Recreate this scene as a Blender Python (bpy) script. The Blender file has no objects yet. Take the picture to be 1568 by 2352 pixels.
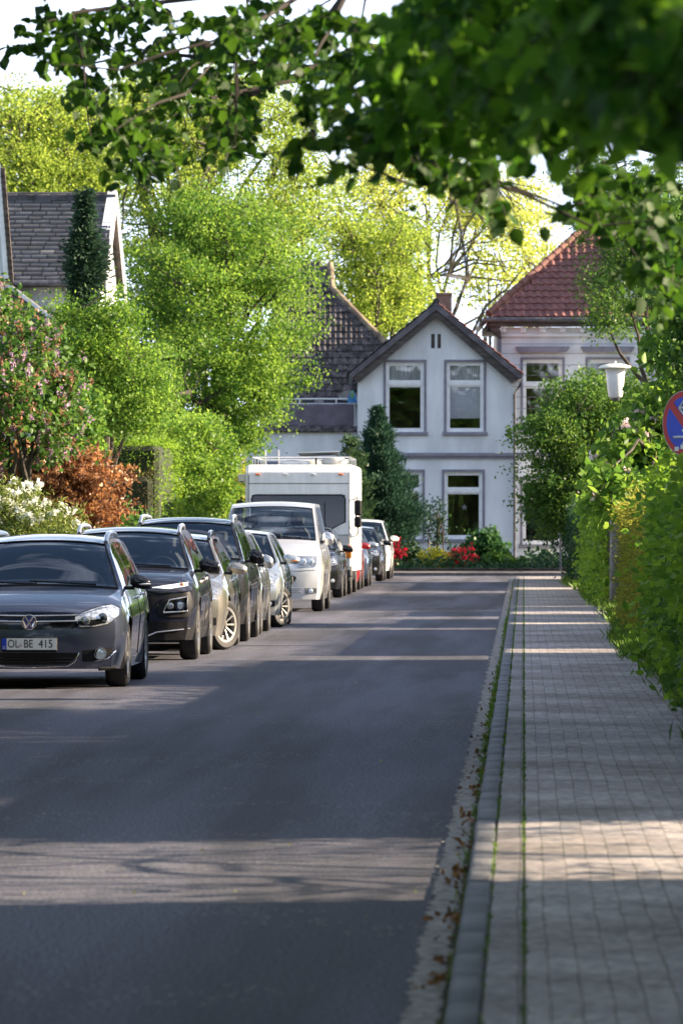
import bpy, math, random
import numpy as np
from mathutils import Vector, Matrix
from mathutils.bvhtree import BVHTree
random.seed(7); RG = np.random.default_rng(7)
R = math.radians
# ---------------------------------------------------------------- camera, sky, sun, exposure
F, HY, H = 13067.0, 1197.0, 1.6          # 200 mm lens, horizon row and eye height of the photograph
TH = math.atan(0.032)                    # the view is turned this far left of the street's direction (+Y)
SUN_EL, SUN_AZ = 23.0, 11.0              # sun low on the right, a little beyond the street's perpendicular
SC = bpy.context.scene
cd = bpy.data.cameras.new('camera'); cam = bpy.data.objects.new('camera', cd); SC.collection.objects.link(cam)
cam.location = (0, 0, H); cam.rotation_euler = (R(90), 0, TH)
cd.sensor_fit = 'VERTICAL'; cd.sensor_height = 36; cd.sensor_width = 24; cd.lens = 200
cd.shift_y = 21/2352; cd.clip_start = 0.5; cd.clip_end = 3000
cd.dof.use_dof = True; cd.dof.focus_distance = 66; cd.dof.aperture_fstop = 8
SC.camera = cam
wd = bpy.data.worlds.new('World'); SC.world = wd; wd.use_nodes = True
n = wd.node_tree.nodes; l = wd.node_tree.links
bg = n['Background']; bg.inputs[1].default_value = 0.05
sky = n.new('ShaderNodeTexSky'); sky.sky_type = 'NISHITA'; sky.sun_disc = False
sky.sun_elevation = R(SUN_EL); sky.sun_rotation = R(90 - SUN_AZ); sky.air_density = 1.0; sky.dust_density = 1.2; sky.ozone_density = 2.5
tc = n.new('ShaderNodeTexCoord'); mp = n.new('ShaderNodeMapping'); mp.inputs['Scale'].default_value = (1.0, 1.0, 2.6)
cn = n.new('ShaderNodeTexNoise'); cn.inputs['Scale'].default_value = 3.2; cn.inputs['Detail'].default_value = 7; cn.inputs['Distortion'].default_value = .5
cr = n.new('ShaderNodeValToRGB'); cr.color_ramp.elements[0].position = .50; cr.color_ramp.elements[1].position = .64
mx = n.new('ShaderNodeMixRGB'); mx.inputs[2].default_value = (11, 12, 14.5, 1)
l.new(tc.outputs['Generated'], mp.inputs[0]); l.new(mp.outputs[0], cn.inputs[0]); l.new(cn.outputs[0], cr.inputs[0])
vn = n.new('ShaderNodeVectorMath'); vn.operation = 'NORMALIZE'; vd = n.new('ShaderNodeVectorMath'); vd.operation = 'DOT_PRODUCT'; vd.inputs[1].default_value = (.35, .93, .1)
l.new(tc.outputs['Generated'], vn.inputs[0]); l.new(vn.outputs[0], vd.inputs[0])
mr = n.new('ShaderNodeMapRange'); mr.inputs[1].default_value = .45; mr.inputs[2].default_value = .97; mr.interpolation_type = 'SMOOTHSTEP'; l.new(vd.outputs['Value'], mr.inputs[0])
m2 = n.new('ShaderNodeMixRGB'); m2.inputs[2].default_value = (9.5, 11, 14, 1)       # bright haze bank low in the sky ahead
sx_ = n.new('ShaderNodeSeparateXYZ'); l.new(vn.outputs[0], sx_.inputs[0]); mz_ = n.new('ShaderNodeMapRange'); mz_.inputs[1].default_value = .13; mz_.inputs[2].default_value = .34; mz_.inputs[3].default_value = 1; mz_.inputs[4].default_value = 0; l.new(sx_.outputs['Z'], mz_.inputs[0])
mm = n.new('ShaderNodeMath'); mm.operation = 'MULTIPLY'; l.new(mr.outputs[0], mm.inputs[0]); l.new(mz_.outputs[0], mm.inputs[1])
l.new(cr.outputs[0], mx.inputs[0]); l.new(sky.outputs[0], mx.inputs[1]); l.new(mm.outputs[0], m2.inputs[0]); l.new(mx.outputs[0], m2.inputs[1]); l.new(m2.outputs[0], bg.inputs[0])
sd = bpy.data.lights.new('sun', 'SUN'); sun = bpy.data.objects.new('sun', sd); SC.collection.objects.link(sun)
sd.energy = 5.0; sd.angle = R(0.5); sd.color = (1, .80, .57)
sv = Vector((math.cos(R(SUN_EL))*math.cos(R(SUN_AZ)), math.cos(R(SUN_EL))*math.sin(R(SUN_AZ)), math.sin(R(SUN_EL))))
sun.rotation_euler = sv.to_track_quat('Z', 'Y').to_euler()
SC.view_settings.view_transform = 'Standard'; SC.view_settings.look = 'None'
SC.view_settings.exposure = 2.0; SC.view_settings.gamma = 1
SC.render.engine = 'CYCLES'
SC.cycles.max_bounces = 8; SC.cycles.transparent_max_bounces = 12

# ---------------------------------------------------------------- helpers
CT, ST = math.cos(TH), math.sin(TH)
def W(x, Z, y=None, z=None):            # a pixel column (and row) of the photo at depth Z -> street coordinates
    X = (x-784)*Z/F
    zz = z if z is not None else (H + (HY-y)*Z/F if y is not None else 0)
    return Vector((X*CT - Z*ST, X*ST + Z*CT, zz))
def link(o, parent=None):
    SC.collection.objects.link(o)
    if parent is not None: o.parent = parent
    return o
def tag(o, label=None, cat=None, group=None, kind=None):
    if label: o['label'] = label
    if cat: o['category'] = cat
    if group: o['group'] = group
    if kind: o['kind'] = kind
    return o
def thing(name, label, cat, loc=(0, 0, 0), rz=0, group=None):
    o = bpy.data.objects.new(name, None); o.empty_display_size = .3; link(o)
    o.location = loc; o.rotation_euler = (0, 0, rz)
    return tag(o, label, cat, group)
class MB:
    def __init__(s): s.v = []; s.f = []
    def add(s, vs, fs):
        b = len(s.v); s.v += [tuple(p) for p in vs]; s.f += [tuple(b+i for i in f) for f in fs]; return s
    def box(s, x0, x1, y0, y1, z0, z1, bev=0):
        if bev:
            b = bev
            o = [(x0+b, y0), (x1-b, y0), (x1, y0+b), (x1, y1-b), (x1-b, y1), (x0+b, y1), (x0, y1-b), (x0, y0+b)]
            cx, cy = (x0+x1)/2, (y0+y1)/2
            def ins(p): return (p[0]+(b if p[0] < cx else -b), p[1]+(b if p[1] < cy else -b))
            vs = [(*ins(p), z0) for p in o]+[(*p, z0+b) for p in o]+[(*p, z1-b) for p in o]+[(*ins(p), z1) for p in o]
            fs = [tuple(range(7, -1, -1)), tuple(range(24, 32))]
            for r in range(3):
                for i in range(8): j = (i+1) % 8; fs.append((r*8+i, r*8+j, r*8+8+j, r*8+8+i))
            return s.add(vs, fs)
        vs = [(x, y, z) for z in (z0, z1) for y in (y0, y1) for x in (x0, x1)]
        return s.add(vs, [(0, 2, 3, 1), (4, 5, 7, 6), (0, 1, 5, 4), (2, 6, 7, 3), (0, 4, 6, 2), (1, 3, 7, 5)])
    def tube(s, pts, rad, n=6, cap=True):
        pts = [Vector(p) for p in pts]
        if not isinstance(rad, (list, tuple)): rad = [rad]*len(pts)
        vs = []; up = Vector((0.13, 0.21, 1)).normalized()
        for i, p in enumerate(pts):
            d = (pts[min(i+1, len(pts)-1)]-pts[max(i-1, 0)]).normalized()
            a = d.cross(up if abs(d.dot(up)) < .95 else Vector((1, 0, 0))).normalized(); b = d.cross(a)
            for k in range(n):
                t = 2*math.pi*k/n; vs.append(p+(a*math.cos(t)+b*math.sin(t))*rad[i])
        fs = [(i*n+k, i*n+(k+1) % n, (i+1)*n+(k+1) % n, (i+1)*n+k) for i in range(len(pts)-1) for k in range(n)]
        if cap: fs += [tuple(range(n-1, -1, -1)), tuple((len(pts)-1)*n+k for k in range(n))]
        return s.add(vs, fs)
    def lathe(s, prof, n=24, M=None, close=False):    # prof [(r,z)] about Z, M a matrix to place it
        vs = [(r*math.cos(2*math.pi*k/n), r*math.sin(2*math.pi*k/n), z) for r, z in prof for k in range(n)]
        m = len(prof)
        fs = [(i*n+k, i*n+(k+1) % n, (i+1)*n+(k+1) % n, (i+1)*n+k) for i in range(m-1) for k in range(n)]
        if close: fs += [((m-1)*n+k, (m-1)*n+(k+1) % n, (k+1) % n, k) for k in range(n)]
        if M: vs = [M @ Vector(v) for v in vs]
        return s.add(vs, fs)
    def prism(s, poly, y0, y1):                        # poly in (x,z), extruded along y
        n = len(poly)
        vs = [(x, y0, z) for x, z in poly]+[(x, y1, z) for x, z in poly]
        return s.add(vs, [tuple(range(n)), tuple(range(2*n-1, n-1, -1))]+[(i, i+n, (i+1) % n+n, (i+1) % n) for i in range(n)])
    def grid(s, rows, flip=False):
        nr, nc = len(rows), len(rows[0])
        fs = [(i*nc+j, i*nc+j+1, (i+1)*nc+j+1, (i+1)*nc+j) for i in range(nr-1) for j in range(nc-1)]
        if flip: fs = [f[::-1] for f in fs]
        return s.add([p for r in rows for p in r], fs)
    def ellip(s, c, r, nu=14, nv=8):
        rows = []
        for i in range(nv+1):
            t = math.pi*i/nv
            rows.append([(c[0]+r[0]*math.sin(t)*math.cos(2*math.pi*k/nu), c[1]+r[1]*math.sin(t)*math.sin(2*math.pi*k/nu), c[2]+r[2]*math.cos(t)) for k in range(nu+1)])
        return s.grid(rows, True)
    def bar(s, a, b, w, h=None):                       # square bar between two points
        return s.tube([a, b], [w*.7071, w*.7071], 4)
    def obj(s, name, mat, parent=None, smooth=None, ang=35):
        me = bpy.data.meshes.new(name); me.from_pydata(s.v, [], s.f); me.validate()
        if mat: me.materials.append(mat)
        if smooth or smooth is None and ang:
            me.polygons.foreach_set('use_smooth', [True]*len(me.polygons)); me.set_sharp_from_angle(angle=R(ang))
        o = bpy.data.objects.new(name, me); return link(o, parent)
def fast_mesh(name, V, FQ, mat, parent, var=None, smooth=False):
    V = np.ascontiguousarray(V, dtype=np.float32).reshape(-1, 3); FQ = np.asarray(FQ, dtype=np.int32)
    k = FQ.shape[1]; me = bpy.data.meshes.new(name)
    me.vertices.add(len(V)); me.vertices.foreach_set('co', V.ravel())
    me.loops.add(FQ.size); me.loops.foreach_set('vertex_index', FQ.ravel())
    me.polygons.add(len(FQ)); me.polygons.foreach_set('loop_start', np.arange(0, FQ.size, k, dtype=np.int32))
    if var is not None:
        a = me.attributes.new('var', 'FLOAT', 'FACE'); a.data.foreach_set('value', np.asarray(var, dtype=np.float32))
    me.update(calc_edges=True)
    if mat: me.materials.append(mat)
    return link(bpy.data.objects.new(name, me), parent)
def text(s, size, mat, parent, M, name='lettering', depth=.002, align='CENTER', sx=1):
    c = bpy.data.curves.new(name, 'FONT'); c.body = s; c.size = size; c.extrude = depth; c.align_x = align; c.align_y = 'CENTER'
    o = bpy.data.objects.new(name, c); SC.collection.objects.link(o); bpy.context.view_layer.update()
    me = bpy.data.meshes.new_from_object(o.evaluated_get(bpy.context.evaluated_depsgraph_get()))
    bpy.data.objects.remove(o); me.transform(M @ Matrix.Diagonal((sx, 1, 1, 1))); me.name = name
    me.materials.clear(); me.materials.append(mat)
    return link(bpy.data.objects.new(name, me), parent)

# ---------------------------------------------------------------- materials
def nt(name):
    m = bpy.data.materials.new(name); m.use_nodes = True; t = m.node_tree; return m, t.nodes, t.links, t.nodes['Principled BSDF']
def c4(c): return (*c, 1)
def mat(name, col, rough=.6, metal=0, var=.12, scale=6, bump=0, bscale=60, spec=.5, coat=0, col2=None, tr=(.42, .62), stretch=(1, 1, 1), detail=6):
    m, n, l, p = nt(name)
    p.inputs['Roughness'].default_value = rough; p.inputs['Metallic'].default_value = metal
    p.inputs['Specular IOR Level'].default_value = spec; p.inputs['Coat Weight'].default_value = coat; p.inputs['Coat Roughness'].default_value = .03
    tc = n.new('ShaderNodeTexCoord'); mp = n.new('ShaderNodeMapping'); mp.inputs['Scale'].default_value = stretch
    l.new(tc.outputs['Object'], mp.inputs[0])
    ns = n.new('ShaderNodeTexNoise'); ns.inputs['Scale'].default_value = scale; ns.inputs['Detail'].default_value = detail; l.new(mp.outputs[0], ns.inputs[0])
    r = n.new('ShaderNodeValToRGB'); r.color_ramp.elements[0].position = tr[0]; r.color_ramp.elements[1].position = tr[1]
    c2 = col2 if col2 else tuple(min(1, c*(1+var)) for c in col); c1 = col if col2 else tuple(c*(1-var) for c in col)
    r.color_ramp.elements[0].color = c4(c1); r.color_ramp.elements[1].color = c4(c2)
    l.new(ns.outputs[0], r.inputs[0]); l.new(r.outputs[0], p.inputs[0])
    if bump:
        b = n.new('ShaderNodeBump'); b.inputs['Strength'].default_value = bump; b.inputs['Distance'].default_value = .02
        n2 = n.new('ShaderNodeTexNoise'); n2.inputs['Scale'].default_value = bscale; n2.inputs['Detail'].default_value = 4
        l.new(tc.outputs['Object'], n2.inputs[0]); l.new(n2.outputs[0], b.inputs['Height']); l.new(b.outputs[0], p.inputs['Normal'])
    return m
def leafmat(name, ca, cb, trans=.5, rough=.45, cc=None, fade=None):
    m, n, l, p = nt(name); out = n['Material Output']
    at = n.new('ShaderNodeAttribute'); at.attribute_name = 'var'
    r = n.new('ShaderNodeValToRGB'); e = r.color_ramp.elements; e[0].color = c4(ca); e[1].color = c4(cb)
    if cc: x = e.new(.86); x.color = c4(cb); e[-1].position = .95; e[-1].color = c4(cc)
    tc = n.new('ShaderNodeTexCoord'); ns = n.new('ShaderNodeTexNoise'); ns.inputs['Scale'].default_value = 1.1; ns.inputs['Detail'].default_value = 3
    l.new(tc.outputs['Object'], ns.inputs[0])
    ad = n.new('ShaderNodeMath'); ad.operation = 'MULTIPLY_ADD'; ad.inputs[1].default_value = .9; ad.inputs[2].default_value = -.45
    a2 = n.new('ShaderNodeMath'); a2.operation = 'ADD'; a2.use_clamp = True
    l.new(ns.outputs[0], ad.inputs[0]); l.new(ad.outputs[0], a2.inputs[0]); l.new(at.outputs['Fac'], a2.inputs[1])
    l.new(a2.outputs[0], r.inputs[0]); l.new(r.outputs[0], p.inputs[0])
    p.inputs['Roughness'].default_value = rough; p.inputs['Specular IOR Level'].default_value = .2
    tr = n.new('ShaderNodeBsdfTranslucent'); hs = n.new('ShaderNodeHueSaturation'); hs.inputs['Hue'].default_value = .487; hs.inputs['Value'].default_value = 1.5
    l.new(r.outputs[0], hs.inputs['Color']); l.new(hs.outputs[0], tr.inputs[0])
    mi = n.new('ShaderNodeMixShader'); mi.inputs[0].default_value = trans
    l.new(p.outputs[0], mi.inputs[1]); l.new(tr.outputs[0], mi.inputs[2]); l.new(mi.outputs[0], out.inputs[0])
    return m
def glassmat(name, tint=(.55, .62, .66), rough=.01, ior=1.45, base=.0, wave=0):
    m, n, l, p = nt(name); out = n['Material Output']; n.remove(p)
    t = n.new('ShaderNodeBsdfTransparent'); t.inputs[0].default_value = c4(tint)
    g = n.new('ShaderNodeBsdfGlossy'); g.inputs['Roughness'].default_value = rough; g.inputs[0].default_value = (.95, .97, 1, 1)
    fr = n.new('ShaderNodeFresnel'); fr.inputs[0].default_value = ior
    if wave:                                             # old window glass is never quite flat
        tc = n.new('ShaderNodeTexCoord'); ns = n.new('ShaderNodeTexNoise'); ns.inputs['Scale'].default_value = 2.2; ns.inputs['Detail'].default_value = 1; l.new(tc.outputs['Object'], ns.inputs[0])
        b = n.new('ShaderNodeBump'); b.inputs['Strength'].default_value = wave; b.inputs['Distance'].default_value = .05; l.new(ns.outputs[0], b.inputs['Height']); l.new(b.outputs[0], g.inputs['Normal'])
    a = n.new('ShaderNodeMath'); a.operation = 'ADD'; a.inputs[1].default_value = base; a.use_clamp = True; l.new(fr.outputs[0], a.inputs[0])
    mi = n.new('ShaderNodeMixShader'); l.new(a.outputs[0], mi.inputs[0]); l.new(t.outputs[0], mi.inputs[1]); l.new(g.outputs[0], mi.inputs[2]); l.new(mi.outputs[0], out.inputs[0])
    return m
def paint(name, col, metal=.45, rough=.32):
    m = mat(name, col, rough, metal, var=.04, scale=1.5, coat=1.0, spec=.1 if metal == 0 and col[0] < .1 else .5); return m
M = {}
M['rubber'] = mat('rubber', (.018, .018, .02), .75, var=.3, scale=9)
M['black'] = mat('black_plastic', (.012, .012, .014), .5, var=.3, scale=12, spec=.2)
M['gloss_black'] = mat('gloss_black', (.008, .008, .01), .08, var=.2)
M['alloy'] = mat('alloy', (.62, .62, .62), .28, .85, var=.1, scale=8)
M['chrome'] = mat('chrome', (.8, .8, .82), .07, 1, var=.03)
M['silver_trim'] = mat('silver_trim', (.55, .56, .58), .25, .8, var=.05)
M['cabin'] = mat('cabin_fabric', (.05, .052, .062), .85, var=.25, scale=14)
M['dash'] = mat('dashboard', (.03, .032, .038), .6, var=.2)
M['glass'] = glassmat('car_glass', (.80, .88, .90), .008, 1.6, .06)
M['side_glass'] = glassmat('side_glass', (.60, .66, .66), .008, 1.5, .03)
M['clear'] = glassmat('clear_cover', (.9, .93, .95), .03, 1.35, .0)
M['lamp_bowl'] = mat('lamp_bowl', (.30, .32, .35), .25, .75, var=.5, scale=38, tr=(.38, .6))
M['lamp_lens'] = mat('lamp_lens', (.75, .8, .85), .05, .3, var=.2, coat=1)
M['amber'] = mat('amber', (.85, .22, .02), .2, var=.1, coat=.5)
M['plate_white'] = mat('plate_white', (.78, .78, .77), .35, var=.03)
M['plate_ink'] = mat('plate_ink', (.01, .01, .012), .5)
M['plate_blue'] = mat('plate_blue', (.01, .05, .5), .4)
M['blue'] = mat('sign_blue', (.008, .05, .62), .35, var=.06)
M['red'] = mat('sign_red', (.55, .006, .02), .35, var=.08)
M['white'] = mat('sign_white', (.8, .8, .8), .4, var=.05)
# ---------------------------------------------------------------- cars
def curve(pts):                                         # monotone cubic through (x,y) points
    xs = [p[0] for p in pts]; ys = [p[1] for p in pts]; n = len(xs)
    d = [(ys[i+1]-ys[i])/(xs[i+1]-xs[i]) for i in range(n-1)]
    m = [d[0]]+[0 if d[i-1]*d[i] <= 0 else 2*d[i-1]*d[i]/(d[i-1]+d[i]) for i in range(1, n-1)]+[d[-1]]
    def f(x):
        if x <= xs[0]: return ys[0]
        if x >= xs[-1]: return ys[-1]
        i = 0
        while x > xs[i+1]: i += 1
        h = xs[i+1]-xs[i]; t = (x-xs[i])/h
        return (1+2*t)*(1-t)**2*ys[i]+t*(1-t)**2*h*m[i]+t*t*(3-2*t)*ys[i+1]+t*t*(t-1)*h*m[i+1]
    return f
def lin(pts):
    def f(x):
        if x <= pts[0][0]: return pts[0][1]
        for a, b in zip(pts, pts[1:]):
            if x <= b[0]: return a[1]+(b[1]-a[1])*(x-a[0])/(b[0]-a[0])
        return pts[-1][1]
    return f
def make_wheel(parent, x, y, r, wd, side, spokes, steer=0, rimr=.7, style='five'):
    w = thing('wheel', None, None, (x, y, r), 0); w.parent = parent
    w.rotation_euler = (0, 0, steer)
    Mx = Matrix.Rotation(R(90)*side, 4, 'Y')
    h = wd/2; ri = r*rimr
    prof = [(ri-.012, -h*.8), (ri+.01, -h*.95), (r*.9, -h), (r*.975, -h*.8), (r, -h*.55), (r, h*.55), (r*.975, h*.8), (r*.9, h), (ri+.01, h*.95), (ri-.012, h*.8)]
    MB().lathe(prof, 40, Mx, True).obj('tyre', M['rubber'], w)
    MB().lathe([(ri*.98, -h*.7), (ri*.9, -h*.3), (ri*.9, h*.5), (ri-.012, h*.84), (ri+.004, h*.9), (ri-.028, h*.88), (ri*.86, h*.4)], 36, Mx).obj('rim', M['alloy'], w)
    s = MB()
    for k in range(spokes):
        t = 2*math.pi*k/spokes+.3
        hw = .20 if spokes <= 7 else .11
        a0, a1 = t-hw*1.5, t+hw*1.5; b0, b1 = t-hw*.62, t+hw*.62
        r0, r1 = .05, ri-.02
        z0, z1 = h*.62, h*.84
        def P(rr, a, z): return Mx @ Vector((rr*math.cos(a), rr*math.sin(a), z))
        q = [P(r0, a0, z0), P(r0, a1, z0), P(r1, b1, z1), P(r1, b0, z1), P(r0, a0, z0-.04), P(r0, a1, z0-.04), P(r1, b1, z1-.03), P(r1, b0, z1-.03)]
        s.add(q, [(0, 1, 2, 3), (4, 7, 6, 5), (0, 4, 5, 1), (1, 5, 6, 2), (2, 6, 7, 3), (3, 7, 4, 0)])
    s.lathe([(.0, h*.66), (.03, h*.68), (.065, h*.6), (.07, h*.4)], 20, Mx)
    s.obj('spokes', M['alloy'], w)
    MB().lathe([(0, h*.2), (ri*.86, h*.2)], 24, Mx).obj('brake_disc', M['black'], w)
    return w
def car(name, label, cat, u, y, p, pt, cladding=None, group='cars parked in a row along the left kerb', rot=0):
    """front wheel axle at street position y; the nose points at the camera (-y)."""
    Wd, L, fo, wb, wr = p['W'], p['L'], p['fo'], p['wb'], p['wr']
    hw = Wd/2
    root = thing(name, label, cat, (u, y-fo, 0), rot, group)
    zc = curve(p['top']); zs = curve(p['belt']); wtop = curve(p['tw']); wsf = curve(p['side'])
    zsill = p.get('sill', .2); zfl = zsill+.02; ra = wr+.055
    yc, yt, yr0, yr1 = p['yc'], p['yt'], p['yr0'], p['yr1']
    st = {0.0, .05, .12, .22, .36, yc, yt, yr0, yr1, L, L-.06, L-.15, L-.3}
    for k in range(1, 6): st.add(yc+(yt-yc)*k/6)
    for k in range(1, 4): st.add(yr0+(yr1-yr0)*k/4)
    for a, b in p['win']: st |= {a, b}
    for cy in (fo, fo+wb):
        for k in range(-8, 9): st.add(cy+ra*math.sin(k/8*math.pi/2)*.999)
    a = yt
    while a < yr0: st.add(a); a += .28
    st = sorted(st); ys = [st[0]]
    keep = {yc, yt, yr0, yr1, L, 0.0}
    for a, b in p['win']: keep |= {a, b}
    for s_ in st[1:]:
        if s_-ys[-1] < .012:
            if s_ in keep: ys[-1] = s_ if ys[-1] not in keep else ys[-1]
            continue
        ys.append(s_)
    rn = p.get('nose', .20); sweep = p.get('sweep', .24)
    lean = p.get('lean', [(0, .06), (.3, .012), (.5, 0), (.62, .015), (.78, .08), (1.2, .2)])
    lf = curve(lean)
    def deform(x, yy, z):
        a = min(1, abs(x)/hw)
        f = max(0, 1-yy/.9)
        yy += (sweep*a**2.6)*f*f + lf(z)*max(0, 1-yy/.35)**2
        g = max(0, 1-(L-yy)/.7)
        yy -= (.16*a**3)*g*g*(1 if yy > L-.7 else 0)
        return (x, yy, z)
    NS = 8                                               # side rows below the belt
    TF = [1, .975, .94, .75, .5, .25, 0]; BF = [1, .985, .70, .69, .45, .2, 0]
    KK = [None, None]
    def wcowl():
        return KK[1]
    def ring(yy):
        zb = zsill
        if yy < .3: zb = zsill+p.get('lift', .0)*(1-yy/.3)
        arch = False
        for cy in (fo, fo+wb):
            d = abs(yy-cy)
            if d < ra:
                az = wr+math.sqrt(ra*ra-d*d)
                if az > zb: zb = az; arch = True
        S = zs(yy); w = wsf(yy)*hw; E = zc(yy)-p.get('crown', .045) if yy > yc else zc(yy)-.035
        E = max(E, S+.012); we = wtop(yy)*hw
        if we > w-.012: we = w-.012
        bot = [(w*.985*f if i else w*.985, zb if i < 3 else zfl) for i, f in enumerate(BF)]
        side = []
        for k in range(NS+1):
            t = k/NS; z = zb+(S-zb)*t
            q = (z-zsill)/(S-zsill+1e-6)
            prof = 1-.055*(1-q)**2.2-p.get('shoulder', .085)*max(0, (q-.6)/.4)**1.8*min(1, yy/.8)+ (.006 if .56 < q < .66 else 0)
            if arch and k == 0: prof += .012
            if arch and k == 1: prof += .006
            side.append((w*prof, z))
        wS = side[-1][0]; we = min(we, wS-.008)
        if KK[0] is not None:
            wk = wS-(E-S)*KK[0]
            if yy >= yc: we = wk
            elif yy > yc-.55: t = (yy-yc+.55)/.55; we = we+(wcowl()-we)*t*t
            we = min(we, wS-.008)
        gl = []
        for t in (.07, .35, .65, .92, 1.0):
            x = wS+(we-wS)*(t**1.15); gl.append((x, S+(E-S)*t))
        side += gl
        top = []
        for f in TF:
            x = we*f; z = E+(zc(yy)-E)*(1-f**2.3); top.append((x, z))
        return bot, side, top
    body, trim, under, ws, rw, sw = MB(), MB(), MB(), MB(), MB(), {1: [], -1: []}
    a_ = ring(yt+.4); w0 = a_[1][NS][0]; KK_ = (w0-a_[2][0][0])/(a_[2][0][1]-a_[1][NS][1])
    c_ = ring(yc); KK[1] = c_[1][NS][0]-(c_[2][0][1]-c_[1][NS][1])*KK_; KK[0] = KK_
    rings = [(yy, ring(yy)) for yy in ys]
    P = lambda x, yy, z, s: deform(s*x, yy, z)
    clad = cladding
    def quad(mb, q, s): mb.add(q if s > 0 else q[::-1], [(0, 1, 2, 3)])
    for (ya, A), (yb, B) in zip(rings, rings[1:]):
        ym = (ya+yb)/2
        for s in (1, -1):
            for i in range(len(BF)-1):
                q = [P(*[A[0][i][0], ya, A[0][i][1]], s), P(A[0][i+1][0], ya, A[0][i+1][1], s), P(B[0][i+1][0], yb, B[0][i+1][1], s), P(B[0][i][0], yb, B[0][i][1], s)]
                quad(under, q, s)
            for k in range(len(A[1])-1):
                q = [P(A[1][k][0], ya, A[1][k][1], s), P(B[1][k][0], yb, B[1][k][1], s), P(B[1][k+1][0], yb, B[1][k+1][1], s), P(A[1][k+1][0], ya, A[1][k+1][1], s)]
                tgt = body
                if NS <= k < NS+4:
                    for a, b in p['win']:
                        if a-1e-4 < ym < b+1e-4 and k > NS: tgt = sw[s]
                        elif a-.03 < ym < b+.03: tgt = trim
                    for (a, b), (c, d) in zip(p['win'], p['win'][1:]):
                        if b < ym < c and c-b < .14: tgt = trim
                if clad and k < 2 : tgt = under
                if isinstance(tgt, list): tgt.append((ym, q))
                else: quad(tgt, q, s)
            for k in range(len(TF)-1):
                q = [P(A[2][k][0], ya, A[2][k][1], s), P(B[2][k][0], yb, B[2][k][1], s), P(B[2][k+1][0], yb, B[2][k+1][1], s), P(A[2][k+1][0], ya, A[2][k+1][1], s)]
                tgt = body
                if yc < ym < yt and k >= 2: tgt = ws
                elif yr0 < ym < yr1 and k >= 2: tgt = rw
                quad(tgt, q, s)
    def cap(yy, A, flip):
        bot, side, top = A; K = len(side)
        for s in (1, -1):
            rows = []
            for k in range(K):
                t = (side[k][1]-side[0][1])/(side[-1][1]-side[0][1])
                row = []
                for m in range(len(TF)):
                    fr = BF[m]*(1-t)+TF[m]*t
                    row.append(P(side[k][0]*fr if m else side[k][0], yy, side[k][1]+(top[m][1]-top[0][1])*t, s))
                rows.append(row)
            for k in range(K-1):
                for m in range(len(TF)-1):
                    q = [rows[k][m], rows[k+1][m], rows[k+1][m+1], rows[k][m+1]]
                    tgt = under if clad and side[k+1][1] < clad else body
                    if flip: q = q[::-1]
                    quad(tgt, q, s)
    cap(ys[0], rings[0][1], False); cap(ys[-1], rings[-1][1], True)
    bvh = BVHTree.FromPolygons([Vector(v) for v in body.v+under.v+ws.v+trim.v], body.f+[tuple(i+len(body.v) for i in f) for f in under.f]+[tuple(i+len(body.v)+len(under.v) for i in f) for f in ws.f]+[tuple(i+len(body.v)+len(under.v)+len(ws.v) for i in f) for f in trim.f])
    def weld(mb):
        mp_ = {}; nv = []; idx = []
        for v in mb.v:
            k = (round(v[0], 4), round(v[1], 4), round(v[2], 4))
            if k not in mp_: mp_[k] = len(nv); nv.append(v)
            idx.append(mp_[k])
        fs = []
        for f in mb.f:
            g = []
            for i in f:
                if idx[i] not in g: g.append(idx[i])
            if len(g) > 2: fs.append(tuple(g))
        mb.v, mb.f = nv, fs; return mb
    weld(body).obj('body', pt, root, ang=28)
    weld(under).obj('underbody' if not clad else 'lower_cladding', M['black'], root)
    if trim.f: weld(trim).obj('window_trim', M['gloss_black'], root)
    weld(ws).obj('windscreen', M['glass'], root, ang=60)
    if rw.f: weld(rw).obj('rear_window', M['side_glass'], root, ang=60)
    for s in (1, -1):
        for a, b in p['win']:
            g = MB()
            for ym, q in sw[s]:
                if a < ym < b: quad(g, q, s)
            if g.f: weld(g).obj('side_window', M['side_glass'], root, ang=60)
    for s in (1, -1):
        make_wheel(root, s*(hw-.115), fo, wr, .215, s, p.get('spokes', 5), p.get('steer', 0))
        make_wheel(root, s*(hw-.115), fo+wb, wr, .215, s, p.get('spokes', 5))
    # black rubber line round the windscreen
    e = MB()
    for s in (1, -1):
        pts = []
        for yy, A in rings:
            if yc-1e-6 <= yy <= yt+1e-6:
                x, z = A[2][2]; v = deform(s*x, yy, z); pts.append((v[0], v[1]-.003, v[2]+.004))
        e.tube(pts, .010, 5)
    for yy in (yc, yt):
        A = ring(yy)[2]; pts = [deform(s*A[k][0], yy, A[k][1]) for s, ks in ((1, (2, 3, 4, 5, 6)), (-1, (5, 4, 3, 2))) for k in ks]
        e.tube([(a, b-.004, c+.004) for a, b, c in pts], .012 if yy == yc else .008, 5)
    e.obj('windscreen_seal', M['black'], root)
    # a shape laid on the front of the car: upper and lower outline in (x,z)
    def hit(x, z, d=(0, 1, 0), o=None):
        o = o or (x, -2, z); r = bvh.ray_cast(Vector(o), Vector(d)); return r[0]
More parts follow.
